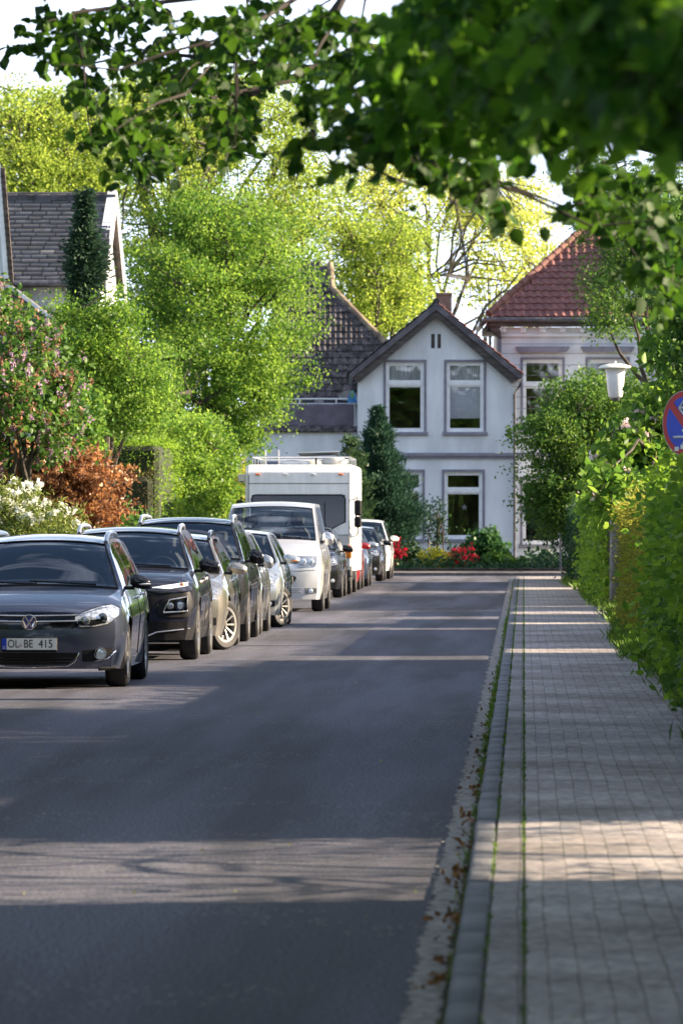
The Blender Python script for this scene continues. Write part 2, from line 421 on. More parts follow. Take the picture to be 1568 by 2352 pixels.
    def patch(up, lo, mtl, nm, par=root, off=.006, nx=10, nz=4, mirror=True, th=.02):
        made = []
        for s in ((1, -1) if mirror else (1,)):
            fu, fl = lin(up), lin(lo); x0, x1 = up[0][0], up[-1][0]; rows = []
            for i in range(nz+1):
                row = []
                for j in range(nx+1):
                    x = x0+(x1-x0)*j/nx; z = fl(x)+(fu(x)-fl(x))*i/nz
                    h = hit(s*x, z); yy = h[1] if h else (row[-1][1]+off if row else .1)
                    row.append((s*x, yy-off, z))
                rows.append(row)
            mb = MB(); mb.grid(rows, s > 0)
            rim = [rows[0][j] for j in range(nx+1)]+[rows[i][nx] for i in range(1, nz+1)]+[rows[nz][j] for j in range(nx-1, -1, -1)]+[rows[i][0] for i in range(nz-1, 0, -1)]
            n_ = len(rim)
            mb.add(rim+[(a, b+th, c) for a, b, c in rim], [(i, (i+1) % n_, n_+(i+1) % n_, n_+i) for i in range(n_)])
            made.append(mb.obj(nm, mtl, par))
        return made
    def line(pts, w, mtl, nm, par=root, off=.006, mirror=True):
        for s in ((1, -1) if mirror else (1,)):
            q = []
            for (xa, za), (xb, zb_) in zip(pts, pts[1:]):
                for t in np.linspace(0, 1, 5)[:(5 if (xb, zb_) == pts[-1] else 4)]:
                    x, z = xa+(xb-xa)*t, za+(zb_-za)*t; h = hit(s*x, z)
                    if h: q.append((s*x, h[1]-off, z))
            if len(q) > 1: MB().tube(q, w, 6).obj(nm, mtl, par)
    def disc(x, z, r, mtl, nm, par=root, off=.012, ring_=None):
        for s in (1, -1):
            h = hit(s*x, z)
            if not h: continue
            Mx = Matrix.Translation((s*x, h[1]-off, z)) @ Matrix.Rotation(R(90), 4, 'X')
            if ring_: MB().lathe([(r*.8, .0), (r*.85, .014), (r, .014), (r*1.05, -.03)], 24, Mx).obj(nm, mtl, par)
            else: MB().lathe([(0, .014), (r*.55, .012), (r*.9, .004), (r, -.02)], 24, Mx).obj(nm, mtl, par)
    # door seams, handles, mirror on each side
    for s in (1, -1):
        sm = MB()
        def sp(yy, z, o=.0015):
            h = bvh.ray_cast(Vector((s*3, yy, z)), Vector((-s, 0, 0)))[0]
            return (h[0]+s*o, yy, z) if h else None
        for yy in p['seams']:
            q = [sp(yy-.02*t, z) for t, z in ((k/7, zsill+.1+(zs(yy)-zsill-.12)*k/7) for k in range(8))]
            q = [a for a in q if a]
            if len(q) > 1: sm.tube(q, .004, 4)
        q = [sp(yy, zsill+.1) for yy in np.linspace(p['seams'][0], p['seams'][-1], 9)]; q = [a for a in q if a]
        if len(q) > 1: sm.tube(q, .004, 4)
        sm.obj('door_seam', M['black'], root)
        for yy in p['handles']:
            a = sp(yy, zs(yy)-.10)
            if a: MB().box(a[0]-.012, a[0]+.026, yy-.09, yy+.09, a[2]-.013, a[2]+.013, .009).obj('door_handle', pt if not p.get('chrome_handles') else M['chrome'], root)
        my = p.get('my', yc+.32); mz = zs(my)+p.get('mz', .055); x0 = wsf(my)*hw*.90
        mr = MB(); mw = p.get('mw', .115)
        rr = []
        for i in range(9):
            t = -1+2*i/8; hh = p.get('mh', .075)*(1-abs(t)**3*.45)*(1 if t < 0 else .93); dd = .055*(1-abs(t)**2.6)**.5+.006
            cx = x0+.055+mw*(1+t)
            rr.append([(s*cx, my+dd*-math.cos(a)*(1.0 if math.cos(a) > 0 else .35), mz+.02+hh*math.sin(a)-.02*t) for a in np.linspace(0, 2*math.pi, 13)])
        mr.grid(rr, s > 0); mr.add([v for v in rr[0][:-1]], [tuple(range(12))]); mr.add([v for v in rr[-1][:-1]], [tuple(range(12))])
        mo = mr.obj('wing_mirror', p.get('mmat', pt), root)
        MB().box(min(s*(x0-.02), s*(x0+.1)), max(s*(x0-.02), s*(x0+.1)), my-.03, my+.03, mz-.055, mz-.02, .01).obj('mirror_arm', M['black'], mo)
        bl = p.get('blinker')
        if bl: MB().ellip((s*(x0+.05+mw*1.4), my-.035, mz+.0), (.07, .03, .014), 10, 6).obj('mirror_blinker', bl, mo)
        if p.get('rails'):
            pts = []
            ya, yb = yt+.08, yr0-.05
            for k in range(13):
                t = k/12; yy = ya+(yb-ya)*t; z = zc(yy)-.035+.048*min(1, min(t, 1-t)*7)**.7
                pts.append((s*(wtop(yy)*hw-.015), yy, z))
            MB().tube(pts, [.024]*13, 8).obj('roof_rail', p['rails'], root)
    # cabin
    cab = MB(); zf = zs(yc+.4)-.5
    w_ = hw*.8
    cab.box(-w_, w_, yc+.1, yc+.62, zs(yc)-.28, zc(yc)-.035, .05)
    cab.obj('dashboard', M['dash'], root)
    for sx in (-1, 1):
        so = MB(); cx = sx*hw*.44; sy = yc+1.2; zb_ = zs(sy)
        so.box(cx-.25, cx+.25, sy-.5, sy+.1, zb_-.5, zb_-.36, .04)
        for k in range(1):
            so.add(*_slab(cx, sy+.05, zb_-.42, .25, .14, .62+p.get('seat_up', 0), .16))
        so.obj('front_seat', M['cabin'], root)
        hr = MB(); zt = zb_+.24+p.get('seat_up', 0)
        hr.box(cx-.13, cx+.13, sy+.18, sy+.28, zt, zt+.17, .035); hr.tube([(cx-.06, sy+.2, zt-.08), (cx-.06, sy+.22, zt+.02)], .008, 5); hr.tube([(cx+.06, sy+.2, zt-.08), (cx+.06, sy+.22, zt+.02)], .008, 5)
        hr.obj('headrest', M['cabin'], root)
    rs = MB(); sy = min(yc+2.1, yr0-.2); rs.box(-w_*.9, w_*.9, sy, sy+.18, zs(sy)-.5, zs(sy)+.06, .05)
    for cx in (-.42, .0, .42): rs.box(cx-.11, cx+.11, sy+.05, sy+.13, zs(sy)+.08, zs(sy)+.21, .03)
    rs.obj('rear_seat', M['cabin'], root)
    MB().box(-hw*.86, hw*.86, yc+.15, L-.3, zsill+.05, zsill+.1).obj('cabin_floor', M['dash'], root)
    cx = hw*.44; Mx = Matrix.Translation((cx, yc+.72, zs(yc)+.02)) @ Matrix.Rotation(R(68), 4, 'X')
    sg = MB(); sg.lathe([(.185+.014*math.cos(a), .014*math.sin(a)) for a in np.linspace(0, 2*math.pi, 9)], 28, Mx)
    sg.bar(Mx @ Vector((-.18, 0, 0)), Mx @ Vector((.18, 0, 0)), .035); sg.bar(Mx @ Vector((0, 0, 0)), Mx @ Vector((0, -.18, 0)), .03)
    sg.obj('steering_wheel', M['dash'], root)
    ym = yc+(yt-yc)*.8
    MB().box(-.115, .115, ym+.1, ym+.13, zc(ym)-.13, zc(ym)-.065, .012).obj('rear_view_mirror', M['black'], root)
    wp = MB()
    for sx, xe in ((-.02, -.62), (.55, -.1)):
        pts = []
        for t in np.linspace(0, 1, 7):
            yy = yc+.02+.07*t; x = sx+(xe-sx)*t; pts.append((x, yy-.012+.04*(abs(x)/hw)**2, zc(yy)+.012-.02*(abs(x)/hw)**2))
        wp.tube(pts, .009, 5)
    wp.obj('wiper', M['black'], root)
    return root, patch, line, disc, hit
def _slab(cx, y0, z0, hw, th, h, lean):
    vs = []
    for t, k in ((0, 1), (.55, 1.02), (.85, .9), (1, .6)):
        for dx, dy in ((-1, 0), (-.8, -.5), (.8, -.5), (1, 0), (.85, .6), (-.85, .6)):
            vs.append((cx+dx*hw*k, y0+lean*t+dy*th, z0+h*t))
    fs = [(i*6+j, i*6+(j+1) % 6, i*6+6+(j+1) % 6, i*6+6+j) for i in range(3) for j in range(6)]
    fs += [tuple(range(5, -1, -1)), tuple(range(18, 24))]
    return vs, fs
def plate(root, hit, z, txt=None, w=.52, off=.03, x=0):
    h = hit(x, z); y0 = (h[1] if h else 0)-off
    pl = MB().box(x-w/2-.008, x+w/2+.008, y0-.006, y0+.045, z-.066, z+.062, .004).obj('plate_holder', M['black'], root)
    MB().box(x-w/2, x+w/2, y0-.012, y0-.007, z-.055, z+.055).obj('number_plate', M['plate_white'], pl)
    MB().box(x-w/2, x-w/2+.045, y0-.0145, y0-.0125, z-.055, z+.055).obj('plate_band', M['plate_blue'], pl)
    if txt:
        B = Matrix.Translation((x, y0-.014, z-.001)) @ Matrix.Rotation(R(90), 4, 'X')
        for s_, dx, sx in txt: text(s_, .107, M['plate_ink'], pl, Matrix.Translation((dx, 0, 0)) @ B, 'plate_lettering', .0012, sx=sx)
        text('D', .035, M['plate_white'], pl, Matrix.Translation((-w/2+.022, -.003, -.035)) @ B, 'plate_country_letter', .0008)
        Mx = Matrix.Translation((x-.082, y0-.0135, z-.012)) @ Matrix.Rotation(R(90), 4, 'X')
        MB().lathe([(0, .001), (.017, .001), (.017, -.001)], 20, Mx).obj('plate_seal', mat('seal', (.62, .5, .6), .5, var=.4, scale=90), pl)
    return pl
def scaled(base, **k):
    d = dict(base); d.update(k); return d
ESTATE = dict(W=1.79, L=4.53, fo=.88, wb=2.58, wr=.315, sill=.19, lift=.0,
    top=[(0, .745), (.06, .775), (.2, .82), (.6, .905), (1.12, .975), (1.5, 1.175), (1.98, 1.405), (2.25, 1.455), (2.7, 1.475), (3.4, 1.465), (3.95, 1.42), (4.25, 1.18), (4.42, .98), (4.53, .86)],
    belt=[(0, .66), (.3, .76), (.8, .865), (1.3, .925), (2.5, .955), (4.0, .99), (4.4, .93), (4.53, .8)],
    tw=[(0, .70), (.2, .74), (.6, .80), (1.12, .845), (1.5, .76), (1.98, .66), (2.6, .66), (3.9, .63), (4.3, .7), (4.53, .72)],
    side=[(0, .90), (.15, .955), (.5, .99), (.9, 1), (3.6, 1), (4.2, .97), (4.53, .9)],
    yc=1.12, yt=1.98, yr0=3.97, yr1=4.3, win=[(1.4, 2.42), (2.5, 3.25), (3.33, 3.9)], seams=(1.3, 2.46, 3.3), handles=(2.28, 3.15))
HATCH = scaled(ESTATE, W=1.78, L=4.2, wb=2.55, yr0=3.55, yr1=4.0,
    top=[(0, .73), (.06, .765), (.2, .83), (.6, .93), (1.08, 1.0), (1.5, 1.2), (1.95, 1.42), (2.25, 1.465), (2.7, 1.475), (3.2, 1.45), (3.55, 1.39), (4.0, 1.02), (4.1, .95), (4.2, .85)],
    tw=[(0, .70), (.2, .74), (.6, .80), (1.08, .845), (1.5, .76), (1.95, .66), (2.6, .66), (3.5, .62), (4.0, .7), (4.2, .72)],
    belt=[(0, .66), (.3, .77), (.8, .88), (1.3, .94), (2.5, .97), (3.6, 1.02), (4.05, .93), (4.2, .8)],
    side=[(0, .90), (.15, .955), (.5, .99), (.9, 1), (3.4, 1), (3.9, .97), (4.2, .9)],
    yc=1.08, yt=1.95, win=[(1.36, 2.35), (2.43, 3.2)], seams=(1.25, 2.4, 3.2), handles=(2.2, 3.05))
SUV = scaled(ESTATE, W=1.80, L=4.2, fo=.86, wb=2.60, wr=.335, sill=.24, yr0=3.6, yr1=4.02,
    top=[(0, .86), (.06, .90), (.2, .95), (.6, 1.02), (1.08, 1.07), (1.5, 1.27), (1.95, 1.47), (2.25, 1.525), (2.7, 1.54), (3.2, 1.53), (3.6, 1.47), (4.02, 1.12), (4.1, 1.05), (4.2, .95)],
    tw=[(0, .72), (.2, .78), (.6, .83), (1.08, .86), (1.5, .77), (1.95, .67), (2.6, .67), (3.5, .64), (4.0, .7), (4.2, .72)],
    belt=[(0, .78), (.3, .88), (.8, .96), (1.3, 1.0), (2.5, 1.03), (3.6, 1.07), (4.05, 1.0), (4.2, .88)],
    side=[(0, .91), (.15, .96), (.5, .99), (.9, 1), (3.4, 1), (3.9, .97), (4.2, .9)],
    yc=1.08, yt=1.95, win=[(1.36, 2.35), (2.43, 3.2)], seams=(1.25, 2.4, 3.2), handles=(2.2, 3.05),
    lean=[(0, .08), (.3, .02), (.55, 0), (.75, .015), (.9, .06), (1.2, .2)])
BIGSUV = scaled(SUV, W=1.84, L=4.49, wb=2.68, wr=.35, yr0=3.95, yr1=4.33,
    top=[(0, .90), (.06, .95), (.2, 1.0), (.6, 1.07), (1.10, 1.12), (1.5, 1.33), (1.95, 1.58), (2.25, 1.645), (2.7, 1.66), (3.4, 1.65), (3.95, 1.58), (4.33, 1.2), (4.4, 1.1), (4.49, .95)],
    tw=[(0, .72), (.2, .78), (.6, .83), (1.1, .87), (1.5, .78), (1.95, .69), (2.6, .69), (3.9, .65), (4.3, .72), (4.49, .74)],
    belt=[(0, .82), (.3, .92), (.8, 1.0), (1.3, 1.04), (2.5, 1.07), (3.9, 1.11), (4.3, 1.02), (4.49, .9)],
    side=[(0, .91), (.15, .96), (.5, .99), (.9, 1), (3.7, 1), (4.2, .97), (4.49, .9)],
    yc=1.1, yt=1.95, win=[(1.36, 2.38), (2.46, 3.3), (3.38, 3.85)], seams=(1.28, 2.42, 3.3), handles=(2.25, 3.15))
VAN = dict(W=1.90, L=4.89, fo=.90, wb=3.0, wr=.33, sill=.22, lift=.0,
    top=[(0, .97), (.06, 1.02), (.2, 1.09), (.5, 1.19), (.82, 1.29), (1.15, 1.54), (1.58, 1.86), (1.85, 1.93), (2.4, 1.955), (4.2, 1.95), (4.6, 1.9), (4.84, 1.15), (4.86, 1.1), (4.89, 1.0)],
    belt=[(0, .90), (.3, 1.02), (.82, 1.13), (1.3, 1.17), (4.5, 1.2), (4.89, 1.0)],
    tw=[(0, .74), (.2, .80), (.5, .85), (.82, .875), (1.2, .82), (1.58, .765), (2.4, .78), (4.5, .76), (4.89, .8)],
    side=[(0, .92), (.15, .965), (.5, .99), (.9, 1), (4.6, 1), (4.89, .96)],
    yc=.82, yt=1.58, yr0=4.62, yr1=4.83, win=[(1.3, 2.1), (2.2, 3.3), (3.4, 4.45)], seams=(1.05, 2.15, 3.35), handles=(1.98,),
    lean=[(0, .06), (.3, .015), (.5, 0), (.75, .01), (.95, .06), (1.3, .2)], my=1.25, mw=.095, mh=.125, mz=.10, seat_up=.1)
def generic_front(root, patch, line, disc, hit, z0, pt, hl=(.45, .82), lights=(.60, .78), grill=(.5, .7), intake=(.27, .42), fog=.36, txt=None, pz=None):
    a, b = hl; c, d = lights
    g = patch([(0, d-.05), (a-.04, d-.05)], [(0, grill[0]), (a-.04, grill[0]+.02)], M['gloss_black'], 'grille', nx=6)
    for k in range(3):
        z = grill[0]+(d-.05-grill[0])*(k+1)/4; line([(0, z), (a-.05, z)], .006, M['silver_trim'], 'grille_bar', off=.012)
    hs = patch([(a, d-.07), (a+.1, d-.02), (b-.04, d+.03), (b, d)], [(a, c+.03), (a+.1, c), (b-.04, c+.03), (b, d-.04)], M['lamp_bowl'], 'headlight', nx=10, off=.004)
    disc(a+.09, (c+d)/2-.02, .055, M['lamp_lens'], 'headlight_lens', off=.012); disc(a+.23, (c+d)/2+.01, .055, M['lamp_lens'], 'headlight_lens', off=.012)
    patch([(0, intake[1]), (.5, intake[1])], [(0, intake[0]), (.44, intake[0])], M['black'], 'bumper_intake', nx=6)
    patch([(.6, fog+.06), (.78, fog+.05)], [(.58, fog-.05), (.76, fog-.04)], M['black'], 'fog_lamp_recess', nx=4)
    disc(.69, fog, .042, M['lamp_lens'], 'fog_lamp', off=.014)
    plate(root, hit, pz or grill[0]-.06, txt)
# ---------------------------------------------------------------- the parked vehicles
P_GREY = paint('metallic_grey', (.062, .074, .118), .6, .3); P_DARK = paint('dark_blue_black', (.012, .013, .024), 0, .5)
P_BEIGE = paint('pale_champagne', (.36, .34, .30), .7, .3); P_BLACK = paint('black_paint', (.008, .009, .011), 0, .5)
P_SILVER = paint('silver_grey', (.36, .38, .40), .7, .28); P_SILVB = paint('light_silver', (.45, .48, .49), .7, .28)
P_WHITE = paint('white_paint', (.78, .78, .77), 0, .3); P_RED = paint('dark_red', (.35, .01, .012), .2); P_BLUE = paint('slate_blue', (.03, .04, .07), .1)
P_VANS = paint('silver_white', (.62, .63, .65), .35, .3)
def golf():
    r, patch, line, disc, hit = car('estate_car', 'dark grey estate car nearest the camera, number plate reading OL BE 415', 'car', -4.70, 54.95,
        scaled(ESTATE, rails=M['silver_trim'], mmat=M['gloss_black'], spokes=5, blinker=M['plate_white'], chrome_handles=True, mw=.1, mh=.07), P_GREY)
    patch([(0, .735), (.43, .728), (.47, .70)], [(0, .565), (.43, .575), (.47, .60)], M['gloss_black'], 'grille', nx=8, off=.004)
    for z in (.70, .645): line([(0, z-.004), (.46, z+.004)], .007, M['silver_trim'], 'grille_bar', off=.014)
    up_, lo_ = [(.43, .69), (.52, .735), (.66, .785), (.76, .80), (.83, .765)], [(.43, .655), (.48, .59), (.62, .595), (.74, .62), (.83, .70)]
    patch([(a, b+.012) for a, b in up_], [(a, b-.012) for a, b in lo_], M['black'], 'headlight_surround', nx=16, nz=6, off=.002)
    patch(up_, lo_, mat('lamp_silver', (.50, .53, .58), .16, .6, var=.35, scale=22, coat=1), 'headlight', nx=16, nz=6, off=.006)
    patch([(.46, .645), (.60, .66), (.72, .67)], [(.46, .615), (.60, .605), (.72, .63)], M['gloss_black'], 'lamp_dark_panel', nx=8, off=.009, th=.01)  # gloss black panel along the lower part of the headlight
    disc(.525, .645, .046, M['lamp_bowl'], 'headlight_lens', off=.006); disc(.69, .675, .050, M['lamp_bowl'], 'headlight_lens', off=.008)
    disc(.69, .675, .024, M['gloss_black'], 'bulb_shade', off=.018)
    line([(.50, .715), (.66, .768), (.78, .785)], .006, M['clear'], 'indicator_lens', off=.012)
    patch([(0, .345), (.46, .345)], [(0, .225), (.38, .235), (.46, .335)], M['black'], 'bumper_intake', nx=10)
    for z in (.262, .295): line([(0, z), (.40, z)], .005, M['gloss_black'], 'intake_bar', off=.014)
    line([(0, .205), (.36, .218), (.43, .26), (.47, .345)], .007, M['chrome'], 'chrome_strip', off=.006)
    patch([(.5, .365), (.80, .40)], [(.46, .255), (.7, .27), (.80, .36)], M['black'], 'fog_lamp_recess', nx=8)
    disc(.67, .335, .055, M['lamp_lens'], 'fog_lamp', off=.016); disc(.67, .335, .06, M['chrome'], 'fog_lamp_ring', off=.018, ring_=1)
    line([(.62, .262), (.74, .29), (.81, .36)], .004, M['chrome'], 'chrome_strip', off=.01)
    line([(0, .17), (.5, .18), (.8, .2)], .02, M['black'], 'bumper_lip', off=.002)
    # round emblem: a ring with the two stacked letters
    h = hit(0, .62); y0 = h[1]-.03
    Mx = Matrix.Translation((0, y0, .635)) @ Matrix.Rotation(R(90), 4, 'X')
    em = MB().lathe([(0, 0), (.066, 0), (.066, -.03)], 32, Mx).obj('emblem', mat('emblem_blue', (.02, .04, .22), .2, coat=1), r)
    g = MB(); g.lathe([(.064, .001), (.066, .008), (.072, .008), (.076, .0), (.076, -.03)], 32, Mx)
    for a, b in (((-.033, .052), (-.006, .008)), ((.033, .052), (.006, .008)), ((-.056, .02), (-.03, -.05)), ((-.03, -.05), (-.002, .002)), ((.056, .02), (.03, -.05)), ((.03, -.05), (.002, .002))):
        g.bar(Mx @ Vector((*a, .004)), Mx @ Vector((*b, .004)), .0135)
    g.obj('emblem_ring', M['chrome'], em)
    pl = plate(r, hit, .43, [('OL', -.150, .80), ('BE', -.008, .80), ('415', .158, .86)], off=.025)
    MB().box(-.255, .255, hit(0, .43)[1]-.035, hit(0, .43)[1]-.03, .352, .364).obj('plate_holder_strip', M['black'], pl)
    return r
golf()
def kona():
    r, patch, line, disc, hit = car('compact_suv', 'black compact SUV with boxed lower headlights, second car from the camera', 'car', -4.64, 65.7,
        scaled(SUV, rails=M['silver_trim'], mmat=M['gloss_black'], spokes=5, mw=.12, mh=.08), P_DARK, cladding=.5)
    patch([(0, .80), (.30, .80), (.46, .74)], [(0, .36), (.25, .38), (.46, .70)], M['black'], 'grille', nx=10)
    for k in range(5): line([(0, .76-.075*k), (.40-.05*k, .76-.07*k)], .006, M['gloss_black'], 'grille_bar', off=.014)
    line([(0, .815), (.30, .815), (.50, .775), (.84, .80)], .008, M['gloss_black'], 'grille_edge', off=.008)
    patch([(.40, .845), (.6, .875), (.80, .905)], [(.40, .835), (.6, .825), (.80, .86)], M['lamp_lens'], 'daytime_light', nx=8)
    disc(.73, .872, .022, M['amber'], 'indicator', off=.012)
    patch([(.47, .58), (.52, .70), (.62, .755), (.86, .80)], [(.47, .52), (.6, .50), (.8, .50), (.86, .56)], M['black'], 'lamp_surround', nx=10, off=.012)
    patch([(.53, .60), (.60, .70), (.80, .735)], [(.53, .56), (.62, .55), (.80, .56)], M['gloss_black'], 'headlight', nx=8, off=.02)
    line([(.53, .56), (.60, .70), (.80, .735), (.80, .57), (.53, .555)], .009, M['silver_trim'], 'headlight_frame', off=.026)
    disc(.72, .64, .058, M['chrome'], 'lamp_ring', off=.03, ring_=1); disc(.72, .64, .045, M['lamp_lens'], 'headlight_lens', off=.028); disc(.61, .63, .04, M['lamp_bowl'], 'headlight_lens', off=.028)
    patch([(0, .40), (.30, .42), (.36, .38)], [(0, .30), (.30, .30), (.36, .36)], M['silver_trim'], 'skid_plate', nx=8, off=.012)
    line([(.0, .285), (.35, .285), (.45, .33), (.82, .37)], .008, M['silver_trim'], 'bumper_strip', off=.01)
    plate(r, hit, .55)
kona()
def merc():
    r, patch, line, disc, hit = car('estate_car', 'champagne estate car with front wheel steered outwards, third in the row', 'car', -4.56, 70.7,
        scaled(ESTATE, W=1.80, L=4.55, wb=2.62, rails=M['gloss_black'], spokes=10, steer=R(-33), mmat=P_BEIGE, mw=.115, mh=.075, chrome_handles=True,
               top=[(a, b-.02 if a > 1.2 else b) for a, b in ESTATE['top']]), P_BEIGE)
    generic_front(r, patch, line, disc, hit, 0, P_BEIGE, lights=(.60, .80))
merc()
def tig():
    r, patch, line, disc, hit = car('large_suv', 'tall black SUV with pale roof rails standing fourth in the row', 'car', -4.56, 75.7,
        scaled(BIGSUV, rails=M['silver_trim'], mmat=M['gloss_black'], spokes=5, mw=.10, mh=.10), P_BLACK, cladding=.45)
    generic_front(r, patch, line, disc, hit, 0, P_BLACK, lights=(.78, .95), grill=(.66, .86), intake=(.32, .5), fog=.45)
tig()
def five():
    r, patch, line, disc, hit = car('hatchback', 'grey hatchback half hidden behind the tall black SUV', 'car', -4.57, 80.2,
        scaled(HATCH, W=1.78, L=3.95, wb=2.45, fo=.8, yr0=3.4, yr1=3.82, top=[(0, .76), (.06, .80), (.2, .87), (.6, .95), (1.0, 1.01), (1.4, 1.22), (1.85, 1.44), (2.2, 1.485), (2.7, 1.49), (3.1, 1.47), (3.4, 1.41), (3.82, 1.05), (3.88, .95), (3.95, .85)],
               belt=[(0, .68), (.3, .8), (.8, .9), (1.3, .95), (2.5, .98), (3.4, 1.02), (3.85, .93), (3.95, .8)], tw=[(0, .70), (.2, .74), (.6, .80), (1.0, .845), (1.4, .77), (1.85, .67), (2.6, .67), (3.3, .63), (3.8, .7), (3.95, .72)],
               side=[(0, .90), (.15, .955), (.5, .99), (.8, 1), (3.2, 1), (3.7, .97), (3.95, .9)], yc=1.0, yt=1.85, win=[(1.42, 2.2), (2.28, 3.0)], seams=(1.15, 2.25, 3.0), handles=(2.05, 2.9), mh=.1, mw=.08), P_SILVER)
    generic_front(r, patch, line, disc, hit, 0, P_SILVER)
five()
def five_b():
    r, patch, line, disc, hit = car('hatchback', 'light silver hatchback with ten spoke wheel turned to the road, just before the white van', 'car', -4.50, 85.9,
        scaled(HATCH, rails=None, spokes=10, steer=R(-27), mmat=P_SILVB, blinker=M['amber'], mw=.12, mh=.07), P_SILVB)
    generic_front(r, patch, line, disc, hit, 0, P_SILVB)
five_b()
def van():
    r, patch, line, disc, hit = car('passenger_van', 'silver white passenger van with wide windscreen in front of the motorhome', 'van', -4.48, 100.9, scaled(VAN, spokes=5, mmat=M['silver_trim']), P_VANS)
    patch([(0, 1.0), (.34, 1.0)], [(0, .80), (.20, .80), (.34, .97)], M['plate_blue'] if 0 else M['gloss_black'], 'grille', nx=8)
    for k in range(4): line([(0, .835+.042*k), (.22+.035*k, .835+.042*k)], .011, P_VANS, 'grille_bar', off=.014)
    patch([(.50, .985), (.84, .985)], [(.50, .80), (.52, .78), (.80, .79), (.84, .84)], M['lamp_bowl'], 'headlight', nx=8, off=.006)
    disc(.60, .885, .06, M['lamp_lens'], 'headlight_lens', off=.014); disc(.73, .885, .055, M['lamp_lens'], 'headlight_lens', off=.014)
    line([(0, .72), (.5, .72), (.9, .74)], .005, M['black'], 'bumper_seam', off=.001)
    patch([(0, .64), (.46, .64), (.48, .62)], [(0, .50), (.42, .50), (.48, .58)], M['black'], 'bumper_intake', nx=8)
    q = MB()
    for k in range(11):
        x = -.42+.084*k; h = hit(x, .57)
        if h: q.bar((x, h[1]-.016, .51), (x, h[1]-.016, .63), .012)
    q.obj('intake_bar', M['silver_trim'], r)
    for k in range(3): line([(0, .42-.035*k), (.58, .42-.035*k)], .007, M['silver_trim'], 'bumper_slat', off=.008)
    patch([(.64, .42), (.84, .42)], [(.62, .31), (.80, .33)], M['lamp_bowl'], 'fog_lamp', nx=5)
    disc(.73, .37, .045, M['lamp_lens'], 'fog_lamp_lens', off=.014)
    plate(r, hit, .67)
    pts = [(s*.60, .0, 0) for s in (1,)]
van()
def six():
    r, patch, line, disc, hit = car('hatchback', 'black hatchback parked between the van and the motorhome', 'car', -4.66, 118.9, scaled(HATCH, L=4.1, top=[(a, b+.04) for a, b in HATCH['top']], spokes=10, mmat=M['gloss_black'], fo=.82, wb=2.5), P_BLACK)
    generic_front(r, patch, line, disc, hit, 0, P_BLACK, lights=(.66, .86))
six()
def seven():
    r, patch, line, disc, hit = car('hatchback', 'dark red hatchback showing its front corner past the motorhome', 'car', -4.66, 132.6, scaled(HATCH, W=1.74, spokes=5, mmat=P_RED), P_RED)
    generic_front(r, patch, line, disc, hit, 0, P_RED)
    r, patch, line, disc, hit = car('hatchback', 'slate blue hatchback with pale mirror behind the dark red one', 'car', -4.66, 139.2, scaled(HATCH, W=1.76, spokes=5, mmat=P_SILVB, mh=.08), P_BLUE)
    generic_front(r, patch, line, disc, hit, 0, P_BLUE)
    r, patch, line, disc, hit = car('hatchback', 'black hatchback with bright headlight near the far end of the row', 'car', -4.62, 151.4, scaled(HATCH, W=1.8, spokes=5, L=4.35, mmat=P_BLACK), P_BLACK)
    generic_front(r, patch, line, disc, hit, 0, P_BLACK, lights=(.66, .88), fog=.33)
    r, patch, line, disc, hit = car('large_suv', 'white car standing last in the row behind a black hatchback', 'car', -4.57, 157.4, scaled(BIGSUV, W=1.82, spokes=5, mmat=P_WHITE), P_WHITE)
    generic_front(r, patch, line, disc, hit, 0, P_WHITE, lights=(.78, .95), grill=(.66, .86), intake=(.32, .5), fog=.45)
seven()
